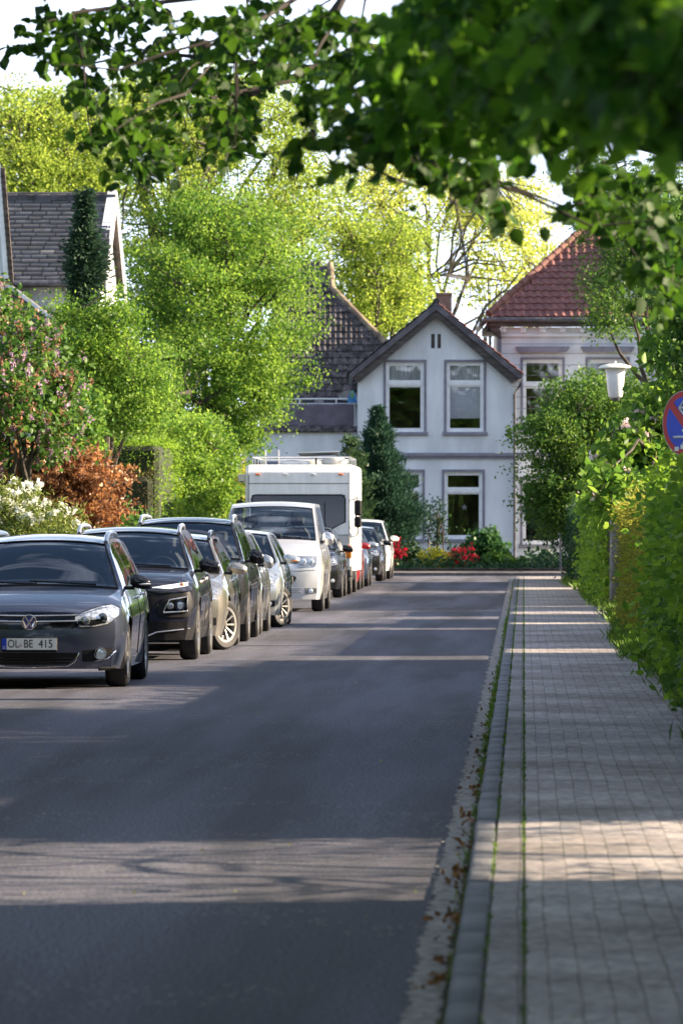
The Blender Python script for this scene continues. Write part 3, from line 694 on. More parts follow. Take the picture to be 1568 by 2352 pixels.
def motorhome():
    r = thing('motorhome', 'white motorhome with tall flat front, big windscreen and roof rack behind the van', 'motorhome', (-4.87, 123.3, 0), 0, None)
    wh = mat('camper_white', (.74, .74, .73), .35, var=.05, scale=1.5, stretch=(6, 6, .5)); hw = 1.17; L = 6.6
    # side profile (y,z) of the shell, front face leaning a little
    prof = [(.16, .52), (.08, .62), (.05, 1.12), (.0, 1.30), (.10, 2.2), (.16, 2.66), (.30, 2.80), (.6, 2.83), (6.4, 2.83), (6.56, 2.78), (6.6, 2.6), (6.6, .5)]
    def col(x, inset): return [(x, a+inset*(1 if a < 3 else -1), b-(inset*.8 if b > 2.5 else 0)) for a, b in prof]
    xs = [(-hw, .07), (-hw+.02, .03), (-hw+.07, 0), (hw-.07, 0), (hw-.02, .03), (hw, .07)]
    # leave the windscreen opening: build front face in pieces
    b = MB(); rows = [col(x, i) for x, i in xs]
    n = len(prof)
    for a in range(len(xs)-1):
        for k in range(n-1):
            if a == 2 and k == 3: continue
            b.add([rows[a][k], rows[a][k+1], rows[a+1][k+1], rows[a+1][k]], [(3, 2, 1, 0)])
    b.add(rows[0], [tuple(range(n))]); b.add(rows[-1], [tuple(range(n-1, -1, -1))])
    # windscreen frame pieces
    X0, X1 = -hw+.07, hw-.07
    def fy(z): return .0+(z-1.3)/.9*.10
    hx0, hx1, z0, z1 = -1.02, 1.0, 1.44, 2.17
    for (xa, xb, za, zb) in ((X0, hx0, 1.3, 2.2), (hx1, X1, 1.3, 2.2), (hx0, hx1, 1.3, z0), (hx0, hx1, z1, 2.2)):
        b.add([(xa, fy(za), za), (xb, fy(za), za), (xb, fy(zb), zb), (xa, fy(zb), zb)], [(0, 1, 2, 3)])
    b.obj('body', wh, r, ang=25)
    g = MB()
    out = [(hx0+.06, z0), (.72, z0), (hx1, z0+.14), (hx1, z1-.07), (hx1-.07, z1), (hx0+.06, z1), (hx0, z1-.06), (hx0, z0+.06)]
    g.add([(x, fy(z)-.006, z) for x, z in out], [tuple(range(8))]); g.obj('windscreen', glassmat('camper_glass', (.30, .26, .38), .01, 1.45, .03), r, ang=0)
    MB().tube([(x, fy(z)-.008, z) for x, z in out+out[:1]], .018, 5).obj('windscreen_seal', M['black'], r)
    s = MB(); s.add([(.72, fy(z0)-.004, z0), (hx1, fy(z0)-.004, z0), (hx1, fy(z0+.14)-.004, z0+.14)], [(0, 1, 2)]); s.obj('windscreen_corner', wh, r, ang=0)
    i = MB(); i.box(-hw+.1, hw-.1, .2, .7, .95, 1.4, .05); i.obj('dashboard', M['dash'], r)
    MB().box(-hw+.05, hw-.05, 2.6, 2.7, .6, 2.7).obj('cabin_partition', mat('cabin_wood', (.16, .11, .10), .6), r)
    for cx in (-.5, .5):
        q = MB(); q.add(*_slab(cx, 1.3, .95, .25, .14, .75, .15)); q.box(cx-.13, cx+.13, 1.42, 1.52, 1.74, 1.9, .03); q.obj('front_seat', M['cabin'], r)
    Mx = Matrix.Translation((.45, .82, 1.45)) @ Matrix.Rotation(R(50), 4, 'X')
    q = MB(); q.lathe([(.22+.014*math.cos(a), .014*math.sin(a)) for a in np.linspace(0, 2*math.pi, 9)], 24, Mx); q.bar(Mx @ Vector((-.2, 0, 0)), Mx @ Vector((.2, 0, 0)), .03); q.obj('steering_wheel', M['dash'], r)
    w = MB(); w.tube([(.58, .02, 1.44), (.56, .0, 1.62), (.56, .045, 2.0)], .011, 5); w.tube([(-.4, .02, 1.44), (-.3, .0, 1.5), (-.1, .02, 1.85)], .011, 5); w.obj('wiper', M['black'], r)
    # front lights and bumpers
    for sx in (1, -1):
        MB().box(*sorted((sx*.98, sx*1.14)), .03, .10, .80, 1.08, .015).obj('indicator', M['amber'], r)
        h = MB().box(*sorted((sx*.62, sx*.97)), .035, .10, .80, 1.08, .01).obj('headlight', M['gloss_black'], r)
        MB().lathe([(0, .03), (.08, .02), (.11, 0), (.12, -.03)], 24, Matrix.Translation((sx*.76, .03, .94)) @ Matrix.Rotation(R(90), 4, 'X')).obj('headlight_lens', M['lamp_lens'], h)
    MB().box(-.56, .56, .035, .09, .80, 1.06, .01).obj('grille', M['black'], r)
    MB().box(-hw+.01, hw-.01, -.04, .12, .38, .58, .04).obj('bumper', mat('grey_bumper', (.05, .05, .055), .5), r)
    MB().box(-hw+.1, hw-.1, .3, 6.5, .3, .52).obj('chassis', M['black'], r)
    MB().box(-.35, .35, .0, .04, .64, .76, .01).obj('number_plate', M['plate_white'], r)
    for sx in (1, -1):
        for yy in (1.0, 4.6): make_wheel(r, sx*(hw-.16), yy, .34, .21, sx, 6)
        am = MB(); am.tube([(sx*1.16, .25, 2.05), (sx*1.26, .1, 2.12), (sx*1.28, .02, 1.95)], .016, 6); am.tube([(sx*1.16, .25, 1.25), (sx*1.28, .05, 1.32), (sx*1.28, .02, 1.5)], .014, 6)
        a = am.obj('mirror_arm', M['black'], r)
        q = MB(); q.box(*sorted((sx*1.20, sx*1.36)), -.04, .05, 1.72, 2.06, .03); q.box(*sorted((sx*1.20, sx*1.36)), -.04, .05, 1.46, 1.70, .03); q.obj('wing_mirror', M['black'], a)
        for yy in (1.7, 3.6, 5.2): MB().box(*sorted((sx*1.165, sx*1.185)), yy, yy+.8, 1.5, 2.05, .008).obj('side_window', M['gloss_black'], r)
    MB().box(1.172, 1.19, 2.75, 3.35, .6, 2.3, .006).obj('door', wh, r)
    tr = MB()
    for z in (2.42, 1.30): tr.tube([(-hw+.07, fy(z)-.004, z), (hw-.07, fy(z)-.004, z)], .008, 4)
    for sx in (1, -1): tr.tube([(sx*(hw-.075), fy(1.15)-.0, 1.15), (sx*(hw-.075), .085, 2.2), (sx*(hw-.075), .15, 2.66)], .010, 4)
    tr.obj('front_seam', mat('seam_grey', (.18, .18, .19), .6), r)
    for x in (-.9, -.3, .3, .9): MB().box(x-.05, x+.05, .10, .15, 2.60, 2.635, .008).obj('marker_lamp', M['amber'] if abs(x) > .5 else M['lamp_lens'], r)
    rail = MB()
    for sx in (-1.05, 1.05):
        rail.tube([(sx, .9, 3.0), (sx, 6.2, 3.0)], .015, 6)
        for yy in (.9, 2.2, 3.6, 5.0, 6.2): rail.tube([(sx, yy, 2.82), (sx, yy, 3.0)], .012, 6)
    rail.tube([(-1.05, .9, 3.0), (1.05, .9, 3.0)], .015, 6); rail.tube([(-1.05, 6.2, 3.0), (1.05, 6.2, 3.0)], .015, 6)
    for sx in (-1.0, -.7): rail.tube([(sx, 6.25, 2.8), (sx, 6.25, 3.22)], .02, 6)
    rail.obj('roof_rack', M['silver_trim'], r)
    gd = mat('roof_hatch', (.42, .42, .40), .5)
    MB().box(-.5, .18, 1.5, 2.1, 2.83, 2.92, .04).obj('roof_hatch', mat('hatch_white', (.7, .7, .7), .4), r)
    MB().ellip((.1, 3.0, 2.87), (.35, .3, .10)).obj('roof_dome', gd, r); MB().ellip((.72, 1.6, 2.90), (.3, .3, .12)).obj('roof_dome', gd, r)
    q = MB(); q.tube([(.3, 2.0, 2.8), (.3, 2.0, 3.02)], .025, 6); q.add([(-.02, 1.6, 3.02), (.78, 1.6, 3.05), (.78, 2.4, 3.10), (-.02, 2.4, 3.07)]+[(-.1, 1.55, 3.09), (.82, 1.55, 3.12), (.82, 2.5, 3.16), (-.1, 2.5, 3.13)], [(3, 2, 1, 0), (4, 5, 6, 7), (0, 1, 5, 4), (1, 2, 6, 5), (2, 3, 7, 6), (3, 0, 4, 7)])
    q.obj('solar_panel', mat('panel_grey', (.06, .065, .07), .3), r)
    MB().box(-1.35, -1.17, .5, 3.6, 2.45, 2.62, .02).obj('awning_case', M['silver_trim'], r)
motorhome()
# ---------------------------------------------------------------- ground, road, pavements
def noise1(x, s=0): return math.sin(x*1.7+s)*.5+math.sin(x*4.3+s*2.1)*.3+math.sin(x*11.1+s*.7)*.2
def sheet(name, pts, z, m, kind='structure'):
    b = MB(); b.add([(x, y, z) for x, y in pts], [tuple(range(len(pts)))]); o = b.obj(name, m, ang=0); return tag(o, kind=kind)
G = MB(); G.box(-1500, 1500, -60, 2500, -.6, -.03); tag(G.obj('ground', mat('soil_and_grass', (.035, .05, .018), .95, var=.4, scale=.4, col2=(.06, .075, .025), bump=.5, bscale=4), ang=0), kind='structure')
def asphalt():
    m, n, l, p = nt('asphalt')
    tc = n.new('ShaderNodeTexCoord')
    fine = n.new('ShaderNodeTexNoise'); fine.inputs['Scale'].default_value = 55; fine.inputs['Detail'].default_value = 5; l.new(tc.outputs['Object'], fine.inputs[0])
    r = n.new('ShaderNodeValToRGB'); e = r.color_ramp.elements; e[0].position = .41; e[0].color = (.014, .015, .021, 1); e[1].position = .60; e[1].color = (.108, .108, .128, 1); l.new(fine.outputs[0], r.inputs[0])
    mp = n.new('ShaderNodeMapping'); mp.inputs['Scale'].default_value = (.9, .05, 1); l.new(tc.outputs['Object'], mp.inputs[0])
    big = n.new('ShaderNodeTexNoise'); big.inputs['Scale'].default_value = 1.4; big.inputs['Detail'].default_value = 4; l.new(mp.outputs[0], big.inputs[0])
    r2 = n.new('ShaderNodeValToRGB'); r2.color_ramp.elements[0].position = .41; r2.color_ramp.elements[0].color = (.62, .62, .66, 1); r2.color_ramp.elements[1].position = .60; r2.color_ramp.elements[1].color = (1.5, 1.5, 1.62, 1); l.new(big.outputs[0], r2.inputs[0])
    mu = n.new('ShaderNodeMixRGB'); mu.blend_type = 'MULTIPLY'; mu.inputs[0].default_value = 1; l.new(r.outputs[0], mu.inputs[1]); l.new(r2.outputs[0], mu.inputs[2])
    # pale grit specks
    sp = n.new('ShaderNodeTexVoronoi'); sp.inputs['Scale'].default_value = 16; l.new(tc.outputs['Object'], sp.inputs[0])
    m3 = n.new('ShaderNodeTexNoise'); m3.inputs['Scale'].default_value = .7; l.new(tc.outputs['Object'], m3.inputs[0])
    lt = n.new('ShaderNodeMath'); lt.operation = 'LESS_THAN'; lt.inputs[1].default_value = .20; l.new(sp.outputs['Distance'], lt.inputs[0])
    gt = n.new('ShaderNodeMath'); gt.operation = 'GREATER_THAN'; gt.inputs[1].default_value = .57; l.new(m3.outputs[0], gt.inputs[0])
    an = n.new('ShaderNodeMath'); an.operation = 'MULTIPLY'; l.new(lt.outputs[0], an.inputs[0]); l.new(gt.outputs[0], an.inputs[1])
    m4 = n.new('ShaderNodeMixRGB'); m4.inputs[2].default_value = (.22, .22, .20, 1); l.new(an.outputs[0], m4.inputs[0]); l.new(mu.outputs[0], m4.inputs[1])
    l.new(m4.outputs[0], p.inputs[0]); p.inputs['Specular IOR Level'].default_value = .34
    rr = n.new('ShaderNodeMapRange'); rr.inputs[3].default_value = .75; rr.inputs[4].default_value = .95; l.new(big.outputs[0], rr.inputs[0]); l.new(rr.outputs[0], p.inputs['Roughness'])
    b = n.new('ShaderNodeBump'); b.inputs['Strength'].default_value = .55; b.inputs['Distance'].default_value = .006
    n2 = n.new('ShaderNodeTexNoise'); n2.inputs['Scale'].default_value = 130; n2.inputs['Detail'].default_value = 2; l.new(tc.outputs['Object'], n2.inputs[0]); l.new(n2.outputs[0], b.inputs['Height']); l.new(b.outputs[0], p.inputs['Normal'])
    return m
M['asphalt'] = asphalt()
ys_ = np.arange(-4, 157.3, .25); rv = []
b = MB(); b.v = [(-6.3, y, 0) for y in ys_]+[(-.385+.018*noise1(y*2.2)+.012*noise1(y*9, 2), y, 0) for y in ys_]
k = len(ys_); b.f = [(i, i+k, i+k+1, i+1) for i in range(k-1)]
tag(b.obj('road', M['asphalt'], ang=0), kind='structure')
sheet('crossing_road', [(-60, 157.25), (60, 157.25), (60, 166.3), (-60, 166.3)], .001, M['asphalt'])
def pavers(name, ca, cb, joint, bw=.20, rh=.10, moss=.5, off=.5):
    m, n, l, p = nt(name); tc = n.new('ShaderNodeTexCoord'); mp = n.new('ShaderNodeMapping')
    mp.inputs['Rotation'].default_value = (0, 0, R(90)); l.new(tc.outputs['Object'], mp.inputs[0])
    ds = n.new('ShaderNodeTexNoise'); ds.inputs['Scale'].default_value = .9; l.new(tc.outputs['Object'], ds.inputs[0])
    va = n.new('ShaderNodeMixRGB'); va.blend_type = 'ADD'; va.inputs[0].default_value = .035; l.new(mp.outputs[0], va.inputs[1]); l.new(ds.outputs['Color'], va.inputs[2])
    br = n.new('ShaderNodeTexBrick'); l.new(va.outputs[0], br.inputs[0]); br.offset = off
    br.inputs['Scale'].default_value = 1; br.inputs['Brick Width'].default_value = bw; br.inputs['Row Height'].default_value = rh
    br.inputs['Mortar Size'].default_value = .0028; br.inputs['Mortar Smooth'].default_value = .4; br.inputs['Color1'].default_value = c4(ca); br.inputs['Color2'].default_value = c4(cb)
    br.inputs['Bias'].default_value = 0
    n2 = n.new('ShaderNodeTexNoise'); n2.inputs['Scale'].default_value = 1.3; n2.inputs['Detail'].default_value = 6; l.new(tc.outputs['Object'], n2.inputs[0])
    jr = n.new('ShaderNodeValToRGB'); jr.color_ramp.elements[0].position = .45; jr.color_ramp.elements[0].color = c4(joint); jr.color_ramp.elements[1].position = .58; jr.color_ramp.elements[1].color = (.05, .075, .018, 1)
    l.new(n2.outputs[0], jr.inputs[0]); l.new(jr.outputs[0], br.inputs['Mortar'])
    n3 = n.new('ShaderNodeTexNoise'); n3.inputs['Scale'].default_value = 22; n3.inputs['Detail'].default_value = 6; l.new(tc.outputs['Object'], n3.inputs[0])
    r3 = n.new('ShaderNodeValToRGB'); r3.color_ramp.elements[0].position = .3; r3.color_ramp.elements[0].color = (.50, .48, .48, 1); r3.color_ramp.elements[1].position = .70; r3.color_ramp.elements[1].color = (1.3, 1.3, 1.3, 1); l.new(n3.outputs[0], r3.inputs[0])
    mu = n.new('ShaderNodeMixRGB'); mu.blend_type = 'MULTIPLY'; mu.inputs[0].default_value = 1; l.new(br.outputs[0], mu.inputs[1]); l.new(r3.outputs[0], mu.inputs[2])
    n4 = n.new('ShaderNodeTexNoise'); n4.inputs['Scale'].default_value = .55; n4.inputs['Detail'].default_value = 5; l.new(tc.outputs['Object'], n4.inputs[0])
    r4 = n.new('ShaderNodeValToRGB'); r4.color_ramp.elements[0].position = .38; r4.color_ramp.elements[0].color = (.62, .60, .58, 1); r4.color_ramp.elements[1].position = .62; r4.color_ramp.elements[1].color = (1.1, 1.1, 1.12, 1); l.new(n4.outputs[0], r4.inputs[0])
    m2 = n.new('ShaderNodeMixRGB'); m2.blend_type = 'MULTIPLY'; m2.inputs[0].default_value = 1; l.new(mu.outputs[0], m2.inputs[1]); l.new(r4.outputs[0], m2.inputs[2])
    l.new(m2.outputs[0], p.inputs[0]); p.inputs['Roughness'].default_value = .85; p.inputs['Specular IOR Level'].default_value = .3
    b = n.new('ShaderNodeBump'); b.inputs['Strength'].default_value = .9; b.inputs['Distance'].default_value = .004; b.invert = True
    ad = n.new('ShaderNodeMath'); ad.operation = 'MULTIPLY_ADD'; ad.inputs[1].default_value = .3; l.new(n3.outputs[0], ad.inputs[0]); l.new(br.outputs['Fac'], ad.inputs[2]); l.new(ad.outputs[0], b.inputs['Height']); l.new(b.outputs[0], p.inputs['Normal'])
    return m
KZ = .075
pv = pavers('pavers', (.30, .275, .265), (.42, .385, .365), (.20, .185, .15))
b = MB(); b.box(0.008, 2.6, -4, 157.2, -.02, KZ+.003); tag(b.obj('pavement', pv, ang=0), kind='structure')
b = MB(); b.box(-.128, -.006, -4, 157.2, -.02, KZ+.004); tag(b.obj('pavement_edge_row', pavers('edge_pavers', (.25, .23, .225), (.29, .27, .26), (.07, .06, .05), .16, .16), ang=0), kind='structure')
mossm = mat('moss_and_soil', (.05, .07, .015), .95, col2=(.10, .085, .04), scale=3, bump=.6, bscale=90)
b = MB(); b.box(-.0065, .0085, -4, 157, 0, KZ-.002); tag(b.obj('moss_joint', mossm, ang=0), kind='structure')
b = MB(); random.seed(3)
y = -4.0
while y < 156.5:
    L_ = 1.0; dx = random.uniform(-.004, .004); dz = random.uniform(-.004, .004)
    if y < 156.3: b.box(-.242+dx, -.136+dx, y+.006, y+L_-.004, -.02, KZ+.006+dz, .012)
    y += L_
tag(b.obj('kerb', mat('kerb_stone', (.085, .088, .098), .75, var=.25, scale=2.5, bump=.6, bscale=50, col2=(.13, .13, .14)), ang=40), kind='structure')
b = MB(); b.box(-.385-.05, -.235, -4, 157.1, -.05, -.003); tag(b.obj('gutter_bed', mossm, ang=0), kind='structure')
# worn gutter strip with an uneven edge towards the road
gs = []; ys2 = np.arange(-4, 156.6, .06)
gl = MB(); k = len(ys2)
rr = np.random.default_rng(5)
gl.v = [(-.388+.014*noise1(y*2.2)+.016*noise1(y*13, 1)+rr.normal(0, .005), y, .005+rr.normal(0, .0015)) for y in ys2]+[(-.33, y, .007+rr.normal(0, .002)) for y in ys2]+[(-.272+.012*noise1(y*3.1, 4)+rr.normal(0, .006), y, .004+rr.normal(0, .0015)) for y in ys2]
gl.f = [(i, i+k, i+k+1, i+1) for i in range(k-1)]+[(i+k, i+2*k, i+2*k+1, i+k+1) for i in range(k-1)]
tag(gl.obj('gutter', mat('worn_concrete', (.13, .12, .11), .9, scale=14, col2=(.33, .30, .275), tr=(.35, .6), bump=1, bscale=70), ang=60), kind='structure')
# left kerb, pavement, far pavement, garden soil
b = MB(); b.box(-6.42, -6.3, -4, 157, -.02, .09, .012); tag(b.obj('opposite_kerb', mat('kerb_stone2', (.10, .10, .11), .8, var=.2), ang=40), kind='structure')
b = MB(); b.box(-7.6, -6.425, -4, 157, -.02, .085); tag(b.obj('opposite_pavement', pavers('pavers2', (.2, .18, .18), (.24, .22, .22), (.07, .06, .05), .3, .3), ang=0), kind='structure')
b = MB(); b.box(-60, 60, 166.3, 166.45, -.02, .10, .015); tag(b.obj('far_kerb', mat('kerb_stone3', (.10, .10, .11), .8, var=.2), ang=40), kind='structure')
b = MB(); b.box(-60, 60, 166.455, 172.5, -.02, .095); tag(b.obj('far_pavement', pavers('pavers3', (.17, .14, .12), (.21, .18, .155), (.07, .06, .05), .2, .1), ang=0), kind='structure')
# the rounded end of the pavement at the crossing, and garden beds
soil = mat('garden_soil', (.045, .032, .022), .95, var=.5, scale=5, bump=1, bscale=12)
b = MB(); b.box(-12, 14, 172.52, 189.5, -.02, .16); tag(b.obj('garden_bed', soil, ang=0), kind='structure')
b = MB(); b.box(2.61, 12, -4, 156.8, -.02, .07); tag(b.obj('garden_soil', soil, ang=0), kind='structure')
b = MB(); b.box(-30, -7.62, -4, 156.8, -.02, .10); tag(b.obj('lawn', mat('lawn', (.05, .09, .02), .9, var=.3, scale=3, bump=.8, bscale=30), ang=0), kind='structure')

# ---------------------------------------------------------------- houses
def stucco(name, col, dirt=.5):
    m, n, l, p = nt(name); tc = n.new('ShaderNodeTexCoord')
    mp = n.new('ShaderNodeMapping'); mp.inputs['Scale'].default_value = (1, 1, .35); l.new(tc.outputs['Object'], mp.inputs[0])
    ns = n.new('ShaderNodeTexNoise'); ns.inputs['Scale'].default_value = 1.1; ns.inputs['Detail'].default_value = 8; l.new(mp.outputs[0], ns.inputs[0])
    r = n.new('ShaderNodeValToRGB'); r.color_ramp.elements[0].position = .3; r.color_ramp.elements[1].position = .62
    r.color_ramp.elements[0].color = c4(tuple(c*(1-.34*dirt) for c in col)); r.color_ramp.elements[1].color = c4(col); l.new(ns.outputs[0], r.inputs[0]); l.new(r.outputs[0], p.inputs[0])
    p.inputs['Roughness'].default_value = .85; b = n.new('ShaderNodeBump'); b.inputs['Strength'].default_value = .35; b.inputs['Distance'].default_value = .01
    n2 = n.new('ShaderNodeTexNoise'); n2.inputs['Scale'].default_value = 40; l.new(tc.outputs['Object'], n2.inputs[0]); l.new(n2.outputs[0], b.inputs['Height']); l.new(b.outputs[0], p.inputs['Normal'])
    return m
M['wall'] = stucco('lilac_white_stucco', (.80, .81, .86), .8); M['wall2'] = stucco('pale_white_stucco', (.82, .84, .88), .9)
M['trim'] = mat('grey_lilac_trim', (.23, .22, .27), .8, var=.12, scale=4); M['frame'] = mat('window_white', (.80, .80, .82), .4, var=.05)
M['wood'] = mat('weathered_wood', (.075, .062, .058), .8, var=.35, scale=2, stretch=(1, 1, 6)); M['gutter'] = mat('grey_gutter', (.10, .10, .115), .5, var=.3)
M['pane'] = glassmat('window_glass', (.82, .82, .84), .012, 1.5, .09, wave=.10); M['room'] = mat('dark_room', (.09, .045, .035), .9, var=.4, scale=1.2)
M['curtain'] = mat('net_curtain', (.80, .80, .84), .9, var=.25, scale=4, stretch=(9, 1, .4))
def wall_holes(xl, xr, ztop, zbot, holes, breaks=(), y=0, depth=.28):
    """front wall in the x,z plane with openings and their reveals; ztop is a function of x"""
    b = MB(); xs = sorted({xl, xr, *[h[0] for h in holes], *[h[1] for h in holes], *breaks})
    for a, c in zip(xs, xs[1:]):
        hs = sorted([h for h in holes if h[0] < (a+c)/2 < h[1]], key=lambda h: h[2]); z = zbot
        for h in hs: b.add([(a, y, z), (c, y, z), (c, y, h[2]), (a, y, h[2])], [(0, 1, 2, 3)]); z = h[3]
        b.add([(a, y, z), (c, y, z), (c, y, ztop(c)), (a, y, ztop(a))], [(0, 1, 2, 3)])
    for x0, x1, z0, z1 in holes:
        d = y+depth
        b.add([(x0, y, z0), (x1, y, z0), (x1, y, z1), (x0, y, z1), (x0, d, z0), (x1, d, z0), (x1, d, z1), (x0, d, z1)], [(0, 4, 5, 1), (1, 5, 6, 2), (2, 6, 7, 3), (3, 7, 4, 0)])
    return b
def window(parent, x0, x1, z0, z1, zt, curtain=False, trimw=.085, y=0, sill=True, plain=False):
    """opening x0..x1, z0..z1 with a transom at zt; trim round it"""
    t = MB(); q = trimw; yy = y-.03
    t.box(x0-q, x0, yy, y+.01, z0, z1); t.box(x1, x1+q, yy, y+.01, z0, z1); t.box(x0-q, x1+q, yy-.003, y+.012, z1, z1+q)
    w = thing('window', None, None, (0, 0, 0)); w.parent = parent
    t.obj('window_surround', M['trim'], w)
    if sill: MB().box(x0-q-.05, x1+q+.05, y-.09, y+.02, z0-.12, z0-.002, .012).obj('window_sill', M['trim'], w)
    f = MB(); g = .06; ya, yb = y+.05, y+.13
    f.box(x0, x0+g, ya, yb, z0, z1); f.box(x1-g, x1, ya, yb, z0, z1); f.box(x0+g, x1-g, ya+.002, yb, z1-g, z1); f.box(x0+g, x1-g, ya+.002, yb, z0, z0+g*1.2)
    f.box(x0+g, x1-g, ya-.02, yb, zt-.06, zt+.06)
    s = .055                                              # sashes
    for a, c in ((z0+g*1.2, zt-.06), (zt+.06, z1-g)):
        f.box(x0+g, x0+g+s, ya+.02, yb-.01, a, c); f.box(x1-g-s, x1-g, ya+.02, yb-.01, a, c); f.box(x0+g+s, x1-g-s, ya+.022, yb-.01, a, a+s); f.box(x0+g+s, x1-g-s, ya+.022, yb-.01, c-s, c)
        MB().add([(x0+g, ya+.05, a), (x1-g, ya+.05, a), (x1-g, ya+.05, c), (x0+g, ya+.05, c)], [(0, 1, 2, 3)]).obj('window_pane', M['pane'], w, ang=0)
    f.obj('window_frame', M['frame'], w)
    r = MB(); r.box(x0-.3, x1+.3, y+.3, y+2.2, z0-.4, z1+.3); r.f = [fc[::-1] for fc in r.f if fc != (0, 1, 5, 4)]; r.obj('room', M['room'], w)
    if curtain:
        rows = []
        for z in (zt+.05 if curtain == 1 else z0+.1, z1-.05): rows.append([(x0+.07+(x1-x0-.14)*i/40, y+.2+.02*math.sin(i*1.9), z) for i in range(41)])
        MB().grid(rows).obj('curtain', M['curtain'], w)
    return w
def tiles(inside, x0, x1, z0, z1, y0, pitch, tw, th, m, nm, parent, jit=.004, fl=1, amp=.035):
    """pantiles on a slope that rises away from the viewer; inside(x,z) says where the roof is"""
    V = []; Fq = []; var = []; cp, sp_ = math.cos(pitch), math.sin(pitch)
    rise = th*sp_; nz = int((z1-z0)/rise)+1; nx = int((x1-x0)/tw)+1; K = 6; rng = random.Random(4)
    for j in range(nz):
        for i in range(nx):
            xa = x0+i*tw; za = z0+j*rise
            if not inside(xa+tw/2, za+rise*.5): continue
            vv = rng.random(); dj = rng.uniform(-jit, jit)
            base = len(V)
            for t, lift in ((0, .0), (0, .055), (1.04, .018)):
                for k in range(K+1):
                    s_ = k/K; wv = amp*(math.cos((s_-.72)*2*math.pi)*.5+.5)**1.6
                    h = lift+wv*(1 if lift else .0)+dj
                    d = th*t; X = xa+s_*tw
                    V.append((X, y0+(za-z0)/sp_*cp+d*cp-h*sp_, za+d*sp_+h*cp))
            for rr_ in range(2):
                for k in range(K): a = base+rr_*(K+1)+k; Fq.append((a, a+1, a+K+2, a+K+1)); var.append(vv)
    o = fast_mesh(nm, V, Fq, m, parent, var); o.data.polygons.foreach_set('use_smooth', [True]*len(Fq)); o.data.set_sharp_from_angle(angle=R(50)); return o
def tilemat(name, ca, cb, moss=None, rough=.6):
    m, n, l, p = nt(name); at = n.new('ShaderNodeAttribute'); at.attribute_name = 'var'
    r = n.new('ShaderNodeValToRGB'); r.color_ramp.elements[0].color = c4(ca); r.color_ramp.elements[1].color = c4(cb); l.new(at.outputs['Fac'], r.inputs[0])
    tc = n.new('ShaderNodeTexCoord'); ns = n.new('ShaderNodeTexNoise'); ns.inputs['Scale'].default_value = 5; ns.inputs['Detail'].default_value = 8; l.new(tc.outputs['Object'], ns.inputs[0])
    r2 = n.new('ShaderNodeValToRGB'); r2.color_ramp.elements[0].position = .42; r2.color_ramp.elements[1].position = .60; l.new(ns.outputs[0], r2.inputs[0])
    mi = n.new('ShaderNodeMixRGB'); l.new(r.outputs[0], mi.inputs[1]); mi.inputs[2].default_value = c4(moss or tuple(c*.7 for c in ca)); 
    sc = n.new('ShaderNodeMath'); sc.operation = 'MULTIPLY'; sc.inputs[1].default_value = .85 if moss else .5; l.new(r2.outputs[0], sc.inputs[0]); l.new(sc.outputs[0], mi.inputs[0])
    l.new(mi.outputs[0], p.inputs[0]); p.inputs['Roughness'].default_value = rough; return m
M['redtile'] = tilemat('red_tiles', (.17, .062, .052), (.24, .092, .076), (.13, .05, .045)); M['darktile'] = tilemat('dark_tiles', (.07, .06, .062), (.16, .135, .135), (.018, .015, .015), .8)
M['slate'] = tilemat('slate', (.07, .068, .075), (.145, .14, .15), (.085, .08, .075)); M['palestale'] = tilemat('slate_pale', (.22, .2, .19), (.26, .24, .22))
def ridge_tiles(pts, rad, m, nm, parent, step=.38):
    b = MB()
    for a, c in zip(pts, pts[1:]):
        a, c = Vector(a), Vector(c); n_ = max(1, int((c-a).length/step))
        for i in range(n_): p, q = a+(c-a)*i/n_, a+(c-a)*(i+1.06)/n_; b.tube([p, q], [rad*1.12, rad*.93], 10)
    return b.obj(nm, m, parent)
def inpoly(poly):
    def f(x, z):
        c = False; n = len(poly)
        for i in range(n):
            (x1, z1), (x2, z2) = poly[i], poly[i-1]
            if (z1 > z) != (z2 > z) and x < (x2-x1)*(z-z1)/(z2-z1)+x1: c = not c
        return c
    return f
def hframe(x0, Z): s = F/Z; return (lambda x: (x-x0)/s), (lambda y: H+(HY-y)/s), s
